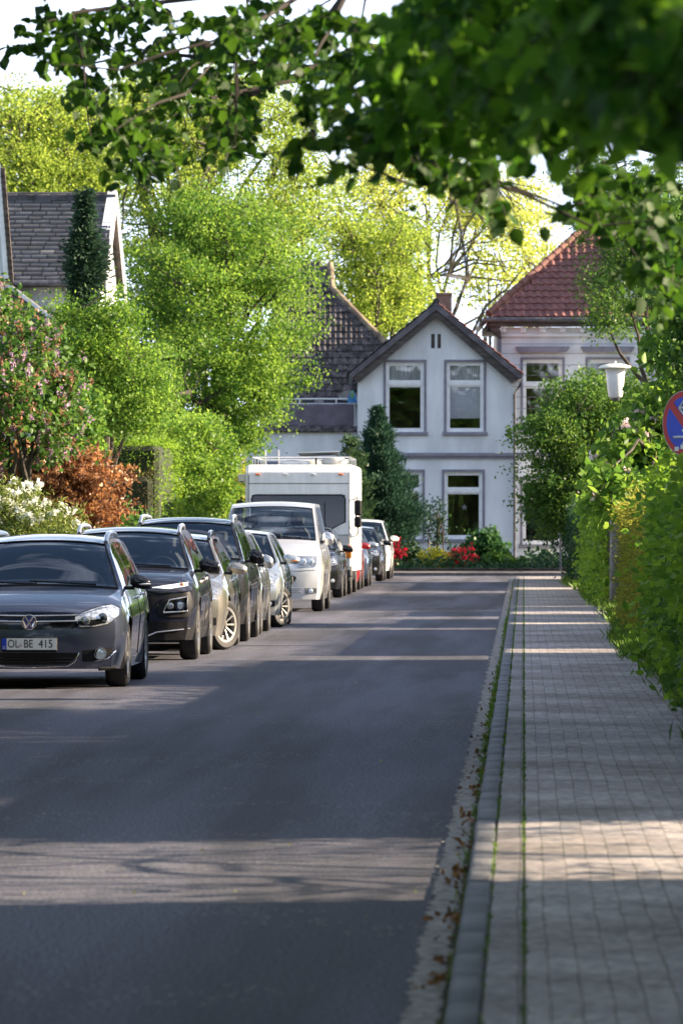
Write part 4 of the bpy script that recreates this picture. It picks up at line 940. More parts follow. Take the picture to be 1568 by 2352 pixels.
# --- white gabled house in the middle
def gabled():
    X, Zz, s = hframe(1000, 190)
    r = thing('gabled_house', 'white two storey house with steep front gable at the end of the street', 'house', W(1000, 190, z=0), TH)
    ap, zl, zr = (X(1002), Zz(719)), Zz(869), Zz(870); xl, xr = X(822), X(1177)
    zt = lin([(xl, zl), (ap[0], ap[1]), (xr, zr)])
    up = [(X(886), X(973), Zz(992), Zz(832)), (X(1025), X(1110), Zz(992), Zz(832))]
    lo = [(X(884), X(969), Zz(1238), Zz(1084)), (X(1020), X(1107), Zz(1238), Zz(1084))]
    vents = [(X(989.5), X(998), Zz(800), Zz(767)), (X(1004), X(1012), Zz(800), Zz(767))]
    zb_ = Zz(1042)
    wall_holes(xl, xr, zt, zb_, up+vents, (ap[0],)).obj('upper_wall', M['wall2'], r, ang=0)
    wall_holes(xl, xr, lambda x: zb_, 0, lo, y=.005).obj('lower_wall', M['wall'], r, ang=0)
    v = MB()
    for a, b_, c, d in vents: v.box(a, b_, .06, .1, c, d)
    v.obj('gable_vents', M['wood'], r)
    sd = MB(); sd.add([(xl, 0, 0), (xl, 9, 0), (xl, 9, zl), (xl, 0, zl)], [(0, 3, 2, 1)]); sd.add([(xr, 0, 0), (xr, 9, 0), (xr, 9, zr), (xr, 0, zr)], [(0, 1, 2, 3)]); sd.add([(xl, 9, 0), (xr, 9, 0), (xr, 9, zr), (ap[0], 9, ap[1]), (xl, 9, zl)], [(4, 3, 2, 1, 0)])
    sd.obj('side_walls', M['wall'], r, ang=0)
    b = MB(); b.box(xl-.03, xr+.03, -.10, .0, zb_-.10, zb_+.03, .015); b.box(xl-.01, xr+.01, -.06, -.001, zb_-.17, zb_-.11); b.obj('belt_course', M['trim'], r)
    window(r, *up[0], Zz(881), curtain=1); window(r, *up[1], Zz(881), curtain=1)
    window(r, *lo[0], Zz(1127)); w = window(r, *lo[1], Zz(1127))
    # folded paper star in the lower window
    st = MB(); cx, cz = X(1066), Zz(1165); pts = []
    for k in range(10): a = math.pi/2+k*math.pi/5; q = .12 if k % 2 == 0 else .045; pts.append((cx+q*math.cos(a), cz+q*math.sin(a)))
    st.prism(pts, .16, .175); st.obj('paper_star', M['frame'], w)
    # light blind behind the right upper pane
    MB().box(up[1][0]+.1, up[1][1]-.1, .17, .18, up[1][2]+.45, up[1][3]-.6).obj('blind', mat('pale_blind', (.88, .88, .95), .7, var=.05), r)
    # roof slabs with tile covering
    for sgn, e0 in ((-1, (X(800), Zz(860))), (1, (X(1199), Zz(862)))):
        a = (X(1001), Zz(697)); th = .16
        sl = MB(); dx, dz = e0[0]-a[0], e0[1]-a[1]; L_ = math.hypot(dx, dz); nx_, nz_ = (-dz/L_*sgn, dx/L_*sgn) if sgn > 0 else (dz/L_, -dx/L_)
        if nz_ < 0: nx_, nz_ = -nx_, -nz_
        sl.prism([a, e0, (e0[0]-nx_*th, e0[1]-nz_*th), (a[0], a[1]-th/max(.3, nz_))], -.38, 9.2)
        sl.obj('roof_slab', M['wood'], r, ang=0)
        V = []; Fq = []; var = []; nr = int(L_/.30); nc = 36
        for j in range(nr):
            for i in range(nc):
                bs = len(V); vv = random.random()
                for t, lf_ in ((0, .06), (1.05, .02)):
                    for k in range(5):
                        wv = .03*(math.cos((k/4-.7)*2*math.pi)*.5+.5); d_ = L_-(j+t)*L_/nr; y_ = -.36+(i+k/4)*.262; h = lf_+wv
                        V.append((a[0]+dx/L_*d_+nx_*h, y_, a[1]+dz/L_*d_+nz_*h))
                for k in range(4): Fq.append((bs+k, bs+k+1, bs+6+k, bs+5+k)); var.append(vv)
                Fq.append((bs, bs+4, bs+4, bs)) if 0 else None
        fast_mesh('roof_tiles', V, Fq, M['redtile'] if sgn > 0 else M['darktile'], r, var)
        # verge board: two planks
        vb = MB(); e1 = (e0[0]-nx_*.0, e0[1]); w1, w2 = .17, .36
        vb.prism([(a[0], a[1]+.02), e0, (e0[0]-nx_*w1, e0[1]-nz_*w1), (a[0], a[1]-w1/nz_)], -.42, -.385)
        vb.obj('verge_board', mat('verge_grey', (.11, .10, .115), .75, var=.3, scale=3), r, ang=0)
        v2 = MB(); v2.prism([(a[0], a[1]-th/nz_-.01), (e0[0]-nx_*th, e0[1]-nz_*th-.01), (e0[0]-nx_*w2-sgn*.12, e0[1]-nz_*w2), (a[0], a[1]-w2/nz_)], -.36, -.02)
        v2.obj('soffit_board', M['wood'], r, ang=0)
    ridge_tiles([(X(1001), -.4, Zz(693)), (X(1001), 9.2, Zz(693))], .1, M['darktile'], 'ridge', r)
    ch = MB(); cx = X(1023); ch.box(cx-.26, cx+.26, 3.0, 3.5, Zz(760), Zz(670)); ch.box(cx-.28, cx+.28, 2.96, 3.54, Zz(670), Zz(664), .01); ch.box(cx-.25, cx+.31, 2.95, 3.5, Zz(735), Zz(712))
    ch.obj('chimney', mat('old_brick', (.17, .12, .10), .9, var=.4, scale=6, col2=(.2, .16, .13)), r)
    gt = MB(); gx = X(1192); gt.tube([(gx, -.35, Zz(868)), (gx, 9, Zz(868))], .07, 8); gt.tube([(gx+.03, -.1, Zz(868)), (gx+.02, -.08, Zz(885)), (X(1181), -.07, Zz(905)), (X(1181), -.07, .2)], .05, 8)
    gx = X(806); gt.tube([(gx, -.35, Zz(868)), (gx, 9, Zz(868))], .07, 8)
    gt.obj('rain_gutter', M['gutter'], r)
gabled()
# --- low wing with the balcony
def wing():
    X, Zz, s = hframe(715, 190.5)
    r = thing('balcony_wing', 'low white house wing with screened roof balcony left of the gabled house', 'house', W(715, 190.5, z=0), TH)
    xl, xr = X(560), X(820.5); zt = Zz(992); h = [(X(664), X(752), Zz(1200), Zz(1062))]
    wall_holes(xl, xr, lambda x: zt, 0, h).obj('wall', M['wall2'], r, ang=0)
    b = MB(); b.box(xl, xr, .02, 5, zt-.15, zt); b.obj('flat_roof', M['wood'], r)
    sdw = MB(); sdw.add([(xl, 0, 0), (xl, 5, 0), (xl, 5, zt), (xl, 0, zt)], [(0, 3, 2, 1)]); sdw.obj('side_wall', M['wall2'], r, ang=0)
    b = MB(); b.box(xl-.03, xr, -.10, -.002, Zz(1068), Zz(1060), .01); b.obj('belt_course', M['trim'], r)
    window(r, *h[0], Zz(1100))
    tiles(lambda x, z: True, xl, xr-.1, zt-.02, zt+.12, -.14, R(40), .19, .28, M['darktile'], 'eave_tiles', r)
    rl = MB(); z1, z0 = Zz(916), Zz(927)
    rl.tube([(xl+.5, .1, z1), (X(820), .1, z1)], .028, 6); rl.tube([(xl+.5, .1, z0), (X(820), .1, z0)], .018, 6)
    for x in (X(592), X(688), X(772), X(813)): rl.tube([(x, .1, zt), (x, .1, z1)], .025, 6)
    rl.obj('balcony_railing', M['frame'], r)
    rows = []
    for k in range(9):
        z = Zz(981)+(Zz(928)-Zz(981))*k/8
        rows.append([(xl+.52+(X(813)-xl-.52)*i/60, .06+.012*math.sin(i*1.3+k*.5)+.02*math.sin(i*.35), z+.012*math.sin(i*.4)) for i in range(61)])
    b = MB(); b.grid(rows); o = b.obj('balcony_screen', mat('mauve_cloth', (.135, .115, .15), .8, var=.12, scale=3), r); o.modifiers.new('s', 'SOLIDIFY').thickness = .01
    # things on the balcony
    d = thing('satellite_dish', 'pale round satellite dish beside the balcony railing', 'satellite dish', W(799, 190.9, z=0), TH)
    z_ = H+(HY-917)/s; Mx = Matrix.Translation((0, .3, z_)) @ Matrix.Rotation(R(84), 4, 'X')
    MB().lathe([(.0, -.06), (.12, -.05), (.22, -.02), (.31, .03), (.315, .02), (.22, -.035), (.0, -.075)], 28, Mx).obj('dish', mat('dish_grey', (.38, .36, .35), .5, var=.1), d)
    MB().tube([(0, .33, z_-.05), (0, .5, z_-.3), (0, .5, zt)], .025, 6).obj('mast', M['gutter'], d)
    g = thing('peg_bag', 'blue and green bag hanging at the balcony corner', 'bag', W(808.5, 190.45, z=0), TH)
    zb_ = H+(HY-925)/s
    MB().prism([(-.16, zb_), (.16, zb_), (.14, zb_+.16), (.04, zb_+.42), (-.02, zb_+.42), (-.14, zb_+.16)], -.06, .0).obj('bag_body', mat('blue_cloth', (.03, .16, .42), .7, scale=5, col2=(.05, .3, .6)), g)
    MB().prism([(-.06, zb_+.17), (.05, zb_+.17), (.03, zb_+.40), (-.01, zb_+.40)], -.075, -.062).obj('bag_stripe', mat('green_cloth', (.25, .42, .08), .7, var=.3), g)
    MB().tube([(0, -.03, zb_+.41), (0, -.03, zb_+.75)], .006, 4).obj('bag_hook', M['gutter'], g)
    a = thing('folded_parasol', 'dark folded parasol with white letters lying behind the balcony rail', 'parasol', W(740, 191.2, z=0), TH)
    z_ = H+(HY-921)/s; rows = []
    for i in range(13):
        t = i/12; q = .07+.11*math.sin(math.pi*min(1, t*1.1))**.7
        rows.append([(-.75+1.6*t, q*math.cos(w_)*.7, z_-.05+q*math.sin(w_)*(1.1 if math.sin(w_) > 0 else .6)+.015*math.sin(5*w_)) for w_ in np.linspace(0, 2*math.pi, 15)])
    b = MB(); b.grid(rows); b.obj('parasol_cloth', mat('parasol_dark', (.03, .03, .045), .7), a)
    text('INVC', .13, M['frame'], a, Matrix.Translation((-.1, -.145, z_+.0)) @ Matrix.Rotation(R(180), 4, 'Y') @ Matrix.Rotation(R(90), 4, 'X'), 'lettering', .003) if 0 else text('CNIV', .13, M['frame'], a, Matrix.Translation((-.1, -.15, z_-.01)) @ Matrix.Rotation(R(90), 4, 'X'), 'lettering', .003)
wing()
# --- dark tiled roof behind
def darkhouse():
    X, Zz, s = hframe(760, 199)
    r = thing('dark_roofed_house', 'house with steep dark mossy tiled roof rising behind the balcony', 'house', W(760, 199, z=0), TH)
    poly = [(X(590), Zz(930)), (X(1000), Zz(930)), (X(1000), Zz(903)), (X(762), Zz(655)), (X(757), Zz(600)), (X(700), Zz(592)), (X(640), Zz(620))]
    pt = R(52); z0 = Zz(930)
    Y = lambda z: (z-z0)/math.tan(pt)
    b = MB(); b.add([(x, .1+Y(z), z) for x, z in poly], [tuple(range(len(poly)))]); b.obj('roof_deck', M['wood'], r, ang=0)
    tiles(inpoly(poly), X(590), X(1000), z0, Zz(545), 0, pt, .185, .30, M['darktile'], 'roof_tiles', r, amp=.045)
    rp = [(X(1000), Zz(903)), (X(885), Zz(787)), (X(761), Zz(655)), (X(757), Zz(597))]
    ridge_tiles([(x, Y(z)+.02, z+.03) for x, z in rp], .125, mat('mossy_ridge', (.16, .12, .09), .9, scale=3, col2=(.3, .24, .15), bump=.8, bscale=20), 'hip_ridge', r, .34)
    # the hip's other slope, falling away to the right
    hp = MB(); hp.add([(rp[0][0], Y(rp[0][1]), rp[0][1]), (rp[2][0], Y(rp[2][1]), rp[2][1]), (rp[3][0], Y(rp[3][1]), rp[3][1]), (rp[3][0]-1.5, 16, rp[3][1]-1.5), (rp[0][0]-3, 16, rp[0][1]-.5)], [(0, 4, 3, 2, 1)]); hp.obj('side_slope', M['darktile'], r, ang=0)
    w = MB(); w.box(X(600), X(1000), .5, 12, 0, z0+.05); w.obj('wall', M['wall2'], r, ang=0)
darkhouse()
# --- right house with the red hipped roof
def redhouse():
    X, Zz, s = hframe(1300, 193)
    r = thing('villa', 'pale villa with red hipped tile roof, moulded cornice and window hoods on the right', 'house', W(1300, 193, z=0), TH)
    xl, xr = X(1151), X(1700); ze = Zz(752); zb_ = Zz(1042)
    up = [(X(1200), X(1290), Zz(982), Zz(826)), (X(1349), X(1439), Zz(982), Zz(826)), (X(1500), X(1590), Zz(982), Zz(826))]
    lo = [(X(1199), X(1289), Zz(1250), Zz(1101)), (X(1349), X(1439), Zz(1250), Zz(1101))]
    wall_holes(xl, xr, lambda x: ze, zb_, up).obj('upper_wall', M['wall2'], r, ang=0)
    wall_holes(xl, xr, lambda x: zb_, 0, lo, y=.004).obj('lower_wall', M['wall'], r, ang=0)
    sd = MB(); sd.add([(xl, 0, 0), (xl, 10, 0), (xl, 10, ze), (xl, 0, ze)], [(0, 3, 2, 1)]); sd.add([(xr, 0, 0), (xr, 10, 0), (xr, 10, ze), (xr, 0, ze)], [(0, 1, 2, 3)]); sd.obj('side_walls', M['wall2'], r, ang=0)
    gr = MB()
    for y in (790, 812, 838, 862, 888, 912, 938, 962, 1010): gr.box(xl-.002, xr, -.004, .001, Zz(y)-.008, Zz(y)+.008)
    gr.obj('wall_grooves', mat('groove', (.2, .2, .24), .9), r, ang=0)
    b = MB(); b.box(xl-.05, xr, -.10, -.005, zb_-.10, zb_+.03, .012); b.obj('belt_course', M['trim'], r)
    b = MB(); b.box(xl-.06, xr, -.12, -.005, Zz(774), Zz(765), .012); b.box(xl-.04, xr, -.08, -.005, Zz(765)+.002, Zz(752)); b.obj('cornice', M['wall2'], r)
    for i in range(10):
        x = X(1155+i*45.5)
        q = MB(); q.prism([(x-.09, Zz(764)), (x+.09, Zz(764)), (x+.11, Zz(752)), (x-.11, Zz(752))], -.26, -.08); q.ellip((x, -.24, Zz(760)), (.06, .06, .05), 8, 6); q.obj('cornice_bracket', M['wall2'], r)
    for u in up:
        window(r, *u, Zz(884))
        hx0, hx1, z = u[0]-.24, u[1]+.24, Zz(809)
        b = MB(); b.prism([(hx0+.1, z), (hx1-.1, z), (hx1, z+.14), (hx1, z+.19), (hx0, z+.19), (hx0, z+.14)], -.22, -.003); b.obj('window_hood', M['trim'], r)
    for u in lo: window(r, *u, Zz(1140))
    # eaves: soffit, gutter
    b = MB(); b.box(X(1122), xr, -.42, .02, Zz(751), Zz(737), .02); b.box(X(1122), xl-.002, .021, 10, Zz(751), Zz(737)); b.obj('eaves_board', M['wood'], r)
    b = MB(); b.prism([(X(1113), Zz(731)), (X(1140), Zz(731)), (xl, Zz(778)), (xl-.03, Zz(778)), (X(1128), Zz(762))], -.32, .4); b.obj('corner_bracket', M['wood'], r)
    b = MB(); b.tube([(X(1113), -.5, Zz(735)), (xr, -.5, Zz(735))], .085, 10); b.tube([(X(1113), -.5, Zz(735)), (X(1113), 10, Zz(735))], .085, 10); b.obj('rain_gutter', M['gutter'], r)
    pt = R(43); z0 = Zz(730); y0 = -.46; Y = lambda z: y0+(z-z0)/math.tan(pt)
    poly = [(X(1118), z0-.1), (X(1720), z0-.1), (X(1720), Zz(470)), (X(1398), Zz(470))]
    b = MB(); b.add([(x, Y(z)+.05, z-.03) for x, z in poly], [(0, 1, 2, 3)]); b.add([(X(1118), Y(z0), z0-.05), (X(1398), Y(Zz(470)), Zz(470)-.03), (X(1398), 8, Zz(470)-.03), (X(1118), 11, z0-.05)], [(0, 1, 2, 3)]); b.obj('roof_deck', M['redtile'], r, ang=0)
    tiles(inpoly(poly), X(1113), X(1720), z0, Zz(470), y0, pt, .268, .33, M['redtile'], 'roof_tiles', r, amp=.05)
    ridge_tiles([(X(1120), Y(Zz(727))+.02, Zz(722)), (X(1400), Y(Zz(467))+.02, Zz(465)), (X(1720), Y(Zz(467)), Zz(465))], .12, mat('ridge_red', (.15, .065, .05), .8, scale=3, col2=(.23, .10, .08)), 'hip_ridge', r)
    # white dormer wall with boards on the right
    dx0, dx1 = X(1418), X(1520)
    b = MB(); b.prism([(dx0, Zz(722)), (dx1, Zz(722)), (dx1, Zz(600)), ((dx0+dx1)/2, Zz(520)), (dx0, Zz(600))], .2, 3.2); d = b.obj('dormer', M['wall2'], r, ang=0)
    b = MB()
    for k in range(14): b.box(dx0-.01, dx1+.01, .17, .2, Zz(720)+.13*k, Zz(720)+.13*k+.115)
    b.obj('dormer_boards', M['frame'], d)
redhouse()
# --- slate roofed house on the left
def slatehouse():
    r = thing('slate_roofed_house', 'white house with grey slate roof and white verge board on the left', 'house', (-9.5, 129, 0), 0)
    D = 6.5; ze, zr = 7.08, 9.22; pit = math.atan2(zr-ze, D/2)
    b = MB(); b.box(-9, -.17, .35, D-.35, 0, ze+.12); b.obj('wall', M['wall2'], r, ang=0)
    b = MB(); b.add([(-.16, .35, ze+.12), (-.16, D-.35, ze+.12), (-.16, D/2, zr-.15), (-.16, .35, 0), (-.16, D-.35, 0)], [(0, 1, 2), (3, 4, 1, 0)]); b.obj('gable_wall', M['wall2'], r, ang=0)
    sl = MB()
    for sg in (0, 1):
        y0, y1 = (0-.05, D/2) if not sg else (D+.05, D/2)
        sl.add([(-9.2, y0, ze-.03), (.0, y0, ze-.03), (.0, y1, zr-.02), (-9.2, y1, zr-.02), (-9.2, y0, ze-.17), (.0, y0, ze-.17), (.0, y1, zr-.16), (-9.2, y1, zr-.16)], [(0, 1, 2, 3), (7, 6, 5, 4), (0, 4, 5, 1), (1, 5, 6, 2)])
    sl.obj('roof_slab', M['wood'], r, ang=0)
    V = []; Fq = []; var = []; pale = []; rng = random.Random(11); Ls = math.hypot(D/2, zr-ze); rows = 20
    PV, PF, PVar = [], [], []
    for j in range(rows):
        x = -9.2-rng.random()*.3
        while x < -.02:
            w = rng.uniform(.30, .46); x1 = min(x+w, .0)
            t0, t1 = j/rows, (j+1.12)/rows
            if t1 > 1: t1 = 1
            dj = rng.uniform(0, .012); ds = rng.uniform(-.006, .006)
            tgt = (PV, PF, PVar) if rng.random() < .03 else (V, Fq, var)
            B = len(tgt[0]); q = .012
            for (xx, t, h) in ((x+q, t0+ds, .045+dj), (x1-q, t0+ds, .045+dj), (x1-q, t1, .016), (x+q, t1, .016), (x+q, t0+ds, 0), (x1-q, t0+ds, 0)):
                tgt[0].append((xx, -.05+(D/2+.05)*t-h*math.sin(pit), ze-.03+(zr-ze)*t+h*math.cos(pit)))
            tgt[1].extend([(B, B+1, B+2, B+3), (B+4, B+5, B+1, B)]); v_ = rng.random(); tgt[2].extend([v_, v_]); x = x1
    fast_mesh('slates', V, Fq, M['slate'], r, var); fast_mesh('pale_slates', PV, PF, M['palestale'], r, PVar)
    # ragged ridge course
    rg = MB()
    for k in range(24): x = -9.1+k*.38; rg.box(x, x+.4, D/2-.30, D/2-.02, zr-.19+rng.uniform(-.02, .02), zr-.02, .02)
    rg.tube([(-9.2, D/2, zr), (.02, D/2, zr)], .05, 6)
    rg.obj('ridge', mat('ridge_slate', (.07, .068, .075), .8, var=.4, scale=3), r)
    vb = MB(); t = .26
    for y0 in (-.08, D+.08):
        vb.add([(.01, y0, ze-.12), (.05, y0, ze-.12), (.05, D/2, zr+.06), (.01, D/2, zr+.06), (.01, y0, ze-.12-t), (.05, y0, ze-.12-t), (.05, D/2, zr+.06-t), (.01, D/2, zr+.06-t)], [(0, 3, 2, 1), (4, 5, 6, 7), (1, 2, 6, 5), (0, 4, 7, 3), (0, 1, 5, 4)])
    vb.obj('verge_board', M['frame'], r, ang=0)
    # slanted front board: the verge as seen from the street
    fb = MB(); fb.add([(-.30, -.09, ze-.2), (.01, -.09, ze-.2), (.03, D/2-.04, zr+.1), (-.16, D/2-.04, zr+.1), (-.30, -.03, ze-.26), (.01, -.03, ze-.26)], [(0, 1, 2, 3), (4, 5, 1, 0)]); fb.obj('verge_capping', M['frame'], r, ang=0)
    g = MB(); g.tube([(-9.2, -.12, ze-.08), (-.02, -.12, ze-.08)], .075, 8); g.obj('rain_gutter', M['gutter'], r)
    # lower front wing whose roof edge runs down to the right
    wz = lambda y: H+(HY-y)/103.0
    wx = lambda x: (x-784)/103.0-4.06+9.5
    lw = MB(); lw.prism([(wx(-60), wz(600)), (wx(33), wz(662)), (wx(150), wz(752)), (wx(150), wz(775)), (wx(-60), wz(775))], -2.6, .3); lw.obj('lower_wing', M['slate'], r, ang=0)
    le = MB(); le.prism([(wx(-60), wz(598)), (wx(33), wz(659)), (wx(150), wz(749)), (wx(150), wz(759)), (wx(33), wz(669)), (wx(-60), wz(608))], -2.72, -2.61); le.obj('wing_verge', M['frame'], r, ang=0)
    w2 = MB(); w2.box(-9, wx(150), -2.5, .3, 0, wz(775)-.01); w2.obj('wing_wall', M['wall2'], r, ang=0)
slatehouse()
def leftedge():
    Z = 108; X, Zz, s = hframe(0, Z)
    r = thing('white_house', 'white gable edge of a house cut off by the left side of the view', 'house', W(0, Z, z=0), TH+R(9))
    MB().prism([(X(-560), 0), (X(14), 0), (X(14), Zz(640)), (X(-6), Zz(400)), (X(-80), Zz(180)), (X(-273), Zz(20)), (X(-466), Zz(180)), (X(-540), Zz(400)), (X(-560), Zz(640))], .05, 6).obj('wall', M['wall2'], r, ang=0)
    MB().prism([(X(8), Zz(640)), (X(22), Zz(640)), (X(2), Zz(385)), (X(-76), Zz(150)), (X(-88), Zz(165)), (X(-10), Zz(395))], -.12, .04).obj('verge_board', M['frame'], r, ang=0)
    b = MB()
    for k in range(17):
        t = k/17; b.box(X(3+t*20)-.02, X(3+t*20)+.07, -.14, 6, Zz(385+t*255)-.2, Zz(385+t*255)-.005, .01)
    b.obj('verge_tiles', mat('verge_tile', (.10, .075, .06), .8, var=.3), r)
leftedge()
# ---------------------------------------------------------------- lamp and signs
def lamp():
    r = thing('street_lamp', 'grey concrete street lamp with white cup shade and flat hat by the hedge', 'street lamp', W(1412, 100.3, z=KZ))
    MB().lathe([(.105, 0), (.10, .6), (.095, 1.7), (.055, 1.78), (.052, 3.2), (.045, 3.35)], 12).obj('pole', mat('concrete_pole', (.17, .16, .15), .9, var=.25, scale=5, bump=.5), r)
    MB().box(-.035, .035, -.112, -.09, .55, .95, .006).obj('service_door', mat('door_grey', (.15, .14, .135), .8), r)
    z = H+(HY-915)/130-KZ
    MB().lathe([(.045, z-.05), (.08, z-.02), (.085, z+.01)], 16).obj('collar', M['gutter'], r)
    sh = mat('opal_glass', (.80, .76, .76), .3, var=.03)
    MB().lathe([(0, z), (.10, z+.005), (.125, z+.03), (.15, z+.25), (.175, z+.53), (.17, z+.535), (0, z+.54)], 32).obj('lamp_shade', sh, r, ang=50)
    h = MB().lathe([(.0, z+.545), (.305, z+.525), (.31, z+.535), (.25, z+.575), (.12, z+.605), (0, z+.61)], 36).obj('hat', mat('hat_cream', (.72, .70, .62), .5, var=.05), r, ang=50)
    MB().lathe([(.018, z+.6), (.018, z+.65), (0, z+.66)], 8).obj('finial', M['frame'], h)
lamp()
def nopark(name, label, x, y, Z, d, rz, post=True, arrows=True, stickers=False, u=None):
    p = W(x, Z, y); zc_ = p.z
    r = thing(name, label, 'traffic sign', (p.x, p.y, KZ if post else zc_-d/2), rz); o = zc_-(KZ if post else zc_-d/2)
    if post: MB().tube([(0, .04, 0), (0, .04, o+d*.5)], .03, 10).obj('post', M['gutter'], r)
    Mx = Matrix.Translation((0, 0, o)) @ Matrix.Rotation(R(90), 4, 'X'); q = d/2
    MB().lathe([(0, 0), (q, 0), (q, -.012), (0, -.012)], 48, Mx).obj('plate', mat('sign_rim', (.55, .5, .48), .6), r)
    MB().lathe([(q*.80, .003), (q*.97, .003)], 48, Mx).obj('red_ring', M['red'], r)
    MB().lathe([(0, .0035), (q*.80, .0035)], 48, Mx).obj('blue_field', M['blue'], r)
    b = MB(); a = q*.80*.7071; w = q*.085
    b.add([Mx @ Vector((-a-w, a-w*1.0, .006)), Mx @ Vector((-a+w, a+w, .006)), Mx @ Vector((a+w, -a+w, .006)), Mx @ Vector((a-w, -a-w, .006))], [(3, 2, 1, 0)]); b.obj('red_bar', M['red'], r, ang=0)
    if arrows:
        for (cx, cy, dr) in ((.12*q/.5*.5-.0, .47*q, -1), (-.14*q, -.42*q, 1)):
            b = MB(); t = .05*q
            def seg(x0, y0, x1, y1): b.bar(Mx @ Vector((x0, y0, .008)), Mx @ Vector((x1, y1, .008)), t)
            L_ = .32*q
            seg(cx-L_, cy, cx+L_, cy); seg(cx+dr*L_, cy, cx+dr*L_*.3, cy+.22*q); seg(cx+dr*L_, cy, cx+dr*L_*.3, cy-.22*q)
            b.obj('arrow', M['white'], r, ang=0)
    if stickers:
        for cx, cy in ((-.32*q, -.78*q), (-.05*q, -.72*q)):
            b = MB(); b.add([Mx @ Vector((cx+i*.1*q, cy+j*.065*q, .006)) for i, j in ((-1, -1), (1, -1), (1, 1), (-1, 1))], [(0, 1, 2, 3)]); b.obj('sticker', M['plate_white'], r, ang=0)
    return r
nopark('traffic_sign', 'large round blue and red no stopping sign with white arrows at the right edge', 1570, 972, 52, .60, R(-50), stickers=True)
nopark('traffic_sign', 'round blue and red sign, upper of the two among the magnolia leaves', 1398, 1063, 140, .42, R(-12), arrows=False)
nopark('traffic_sign', 'round blue and red sign with arrow, lower of the two among the magnolia leaves', 1396, 1096, 139.6, .42, R(-22), post=False)
r = thing('sign_post', 'thin grey sign post standing on the far pavement before the villa', 'sign post', W(1286, 171, z=.095))
MB().tube([(0, 0, 0), (0, 0, 3.0)], .035, 10).obj('post', M['gutter'], r)
MB().box(-.2, .2, -.05, -.035, 2.45, 3.0, .01).obj('sign_plate', M['gutter'], r)
r = thing('plant_trellis', 'brown garden obelisk with climbing plant before the lower window', 'trellis', W(1000, 184, z=.16), TH)
b = MB()
for sx, sy in ((-1, -1), (1, -1), (1, 1), (-1, 1)): b.tube([(sx*.26, sy*.26, 0), (sx*.22, sy*.22, 1.2), (sx*.05, sy*.05, 1.65)], .015, 5)
for z in (.35, .7, 1.05): b.tube([(-.25, -.25, z), (.25, -.25, z), (.25, .25, z), (-.25, .25, z), (-.25, -.25, z)], .013, 5)
b.obj('frame', mat('rust', (.12, .05, .03), .8), r)
# ---------------------------------------------------------------- vegetation
def rnd_unit(rng, n):
    v = rng.normal(size=(n, 3)); return v/np.linalg.norm(v, axis=1, keepdims=True)
def leaves(name, P, size, m, parent, seed=0, shape='rh', out=None, outw=0, droop=.25, wid=.34, var=None, svar=.35):
    """one leaf-sized folded face (or pair) per point"""
    rng = np.random.default_rng(seed); P = np.asarray(P); n = len(P)
    if not n: return None
    a = rnd_unit(rng, n); a[:, 2] -= droop
    if out is not None: a += np.asarray(out)*outw
    a /= np.linalg.norm(a, axis=1, keepdims=True); t = rnd_unit(rng, n)
    b = np.cross(a, t); b /= np.linalg.norm(b, axis=1, keepdims=True)+1e-9; c = np.cross(a, b)
    s = (size*(1+svar*rng.uniform(-1, 1, n)))[:, None]
    if var is None: var = rng.uniform(0, 1, n)
    if shape == 'rh':
        V = np.stack([P, P+a*s*.45+b*s*wid-c*s*.10, P+a*s, P+a*s*.45-b*s*wid-c*s*.10], 1).reshape(-1, 3)
        Fq = (np.arange(n)[:, None]*4+np.array([0, 1, 2, 3])).reshape(-1, 4); vv = var
    else:
        V = np.stack([P, P+a*s*.22+b*s*wid*.85+c*s*.03, P+a*s*.58+b*s*wid*.8+c*s*.05, P+a*s-c*s*.05, P+a*s*.58-b*s*wid*.8+c*s*.05, P+a*s*.22-b*s*wid*.85+c*s*.03], 1).reshape(-1, 3)
        k = np.arange(n)[:, None]*6; Fq = np.concatenate([k+np.array([0, 1, 2, 3]), k+np.array([0, 3, 4, 5])], 1).reshape(-1, 4); vv = np.repeat(var, 2)
    return fast_mesh(name, V, Fq, m, parent, vv)
def clusters(rng, blobs, n, shell=.5, gap=.0):
    """cluster centres spread through a union of ellipsoids, more of them near the outside"""
    vol = np.array([b[1][0]*b[1][1]*b[1][2]*(b[2] if len(b) > 2 else 1) for b in blobs])**.75; vol /= vol.sum()
    idx = rng.choice(len(blobs), n, p=vol); d = rnd_unit(rng, n); r = rng.uniform(0, 1, n)**(shell*.66)*(1+.16*np.sin(d[:, 0]*7+idx)+.14*np.sin(d[:, 2]*9+idx*2.3)+.12*np.sin(d[:, 1]*8+d[:, 2]*5+idx))*np.where(rng.uniform(0, 1, n) < .06, 1.18, 1)
    C = np.array([tuple(b[0]) for b in blobs])[idx]; Rr = np.array([tuple(b[1]) for b in blobs])[idx]
    pts = C+d*r[:, None]*Rr
    if gap:
        q = np.sin(pts[:, 0]*2.1+1)+np.sin(pts[:, 2]*2.7+pts[:, 1]*.9)+np.sin(pts[:, 0]*.9-pts[:, 2]*1.3+2)
        pts = pts[q > -3+gap*3]
    return pts
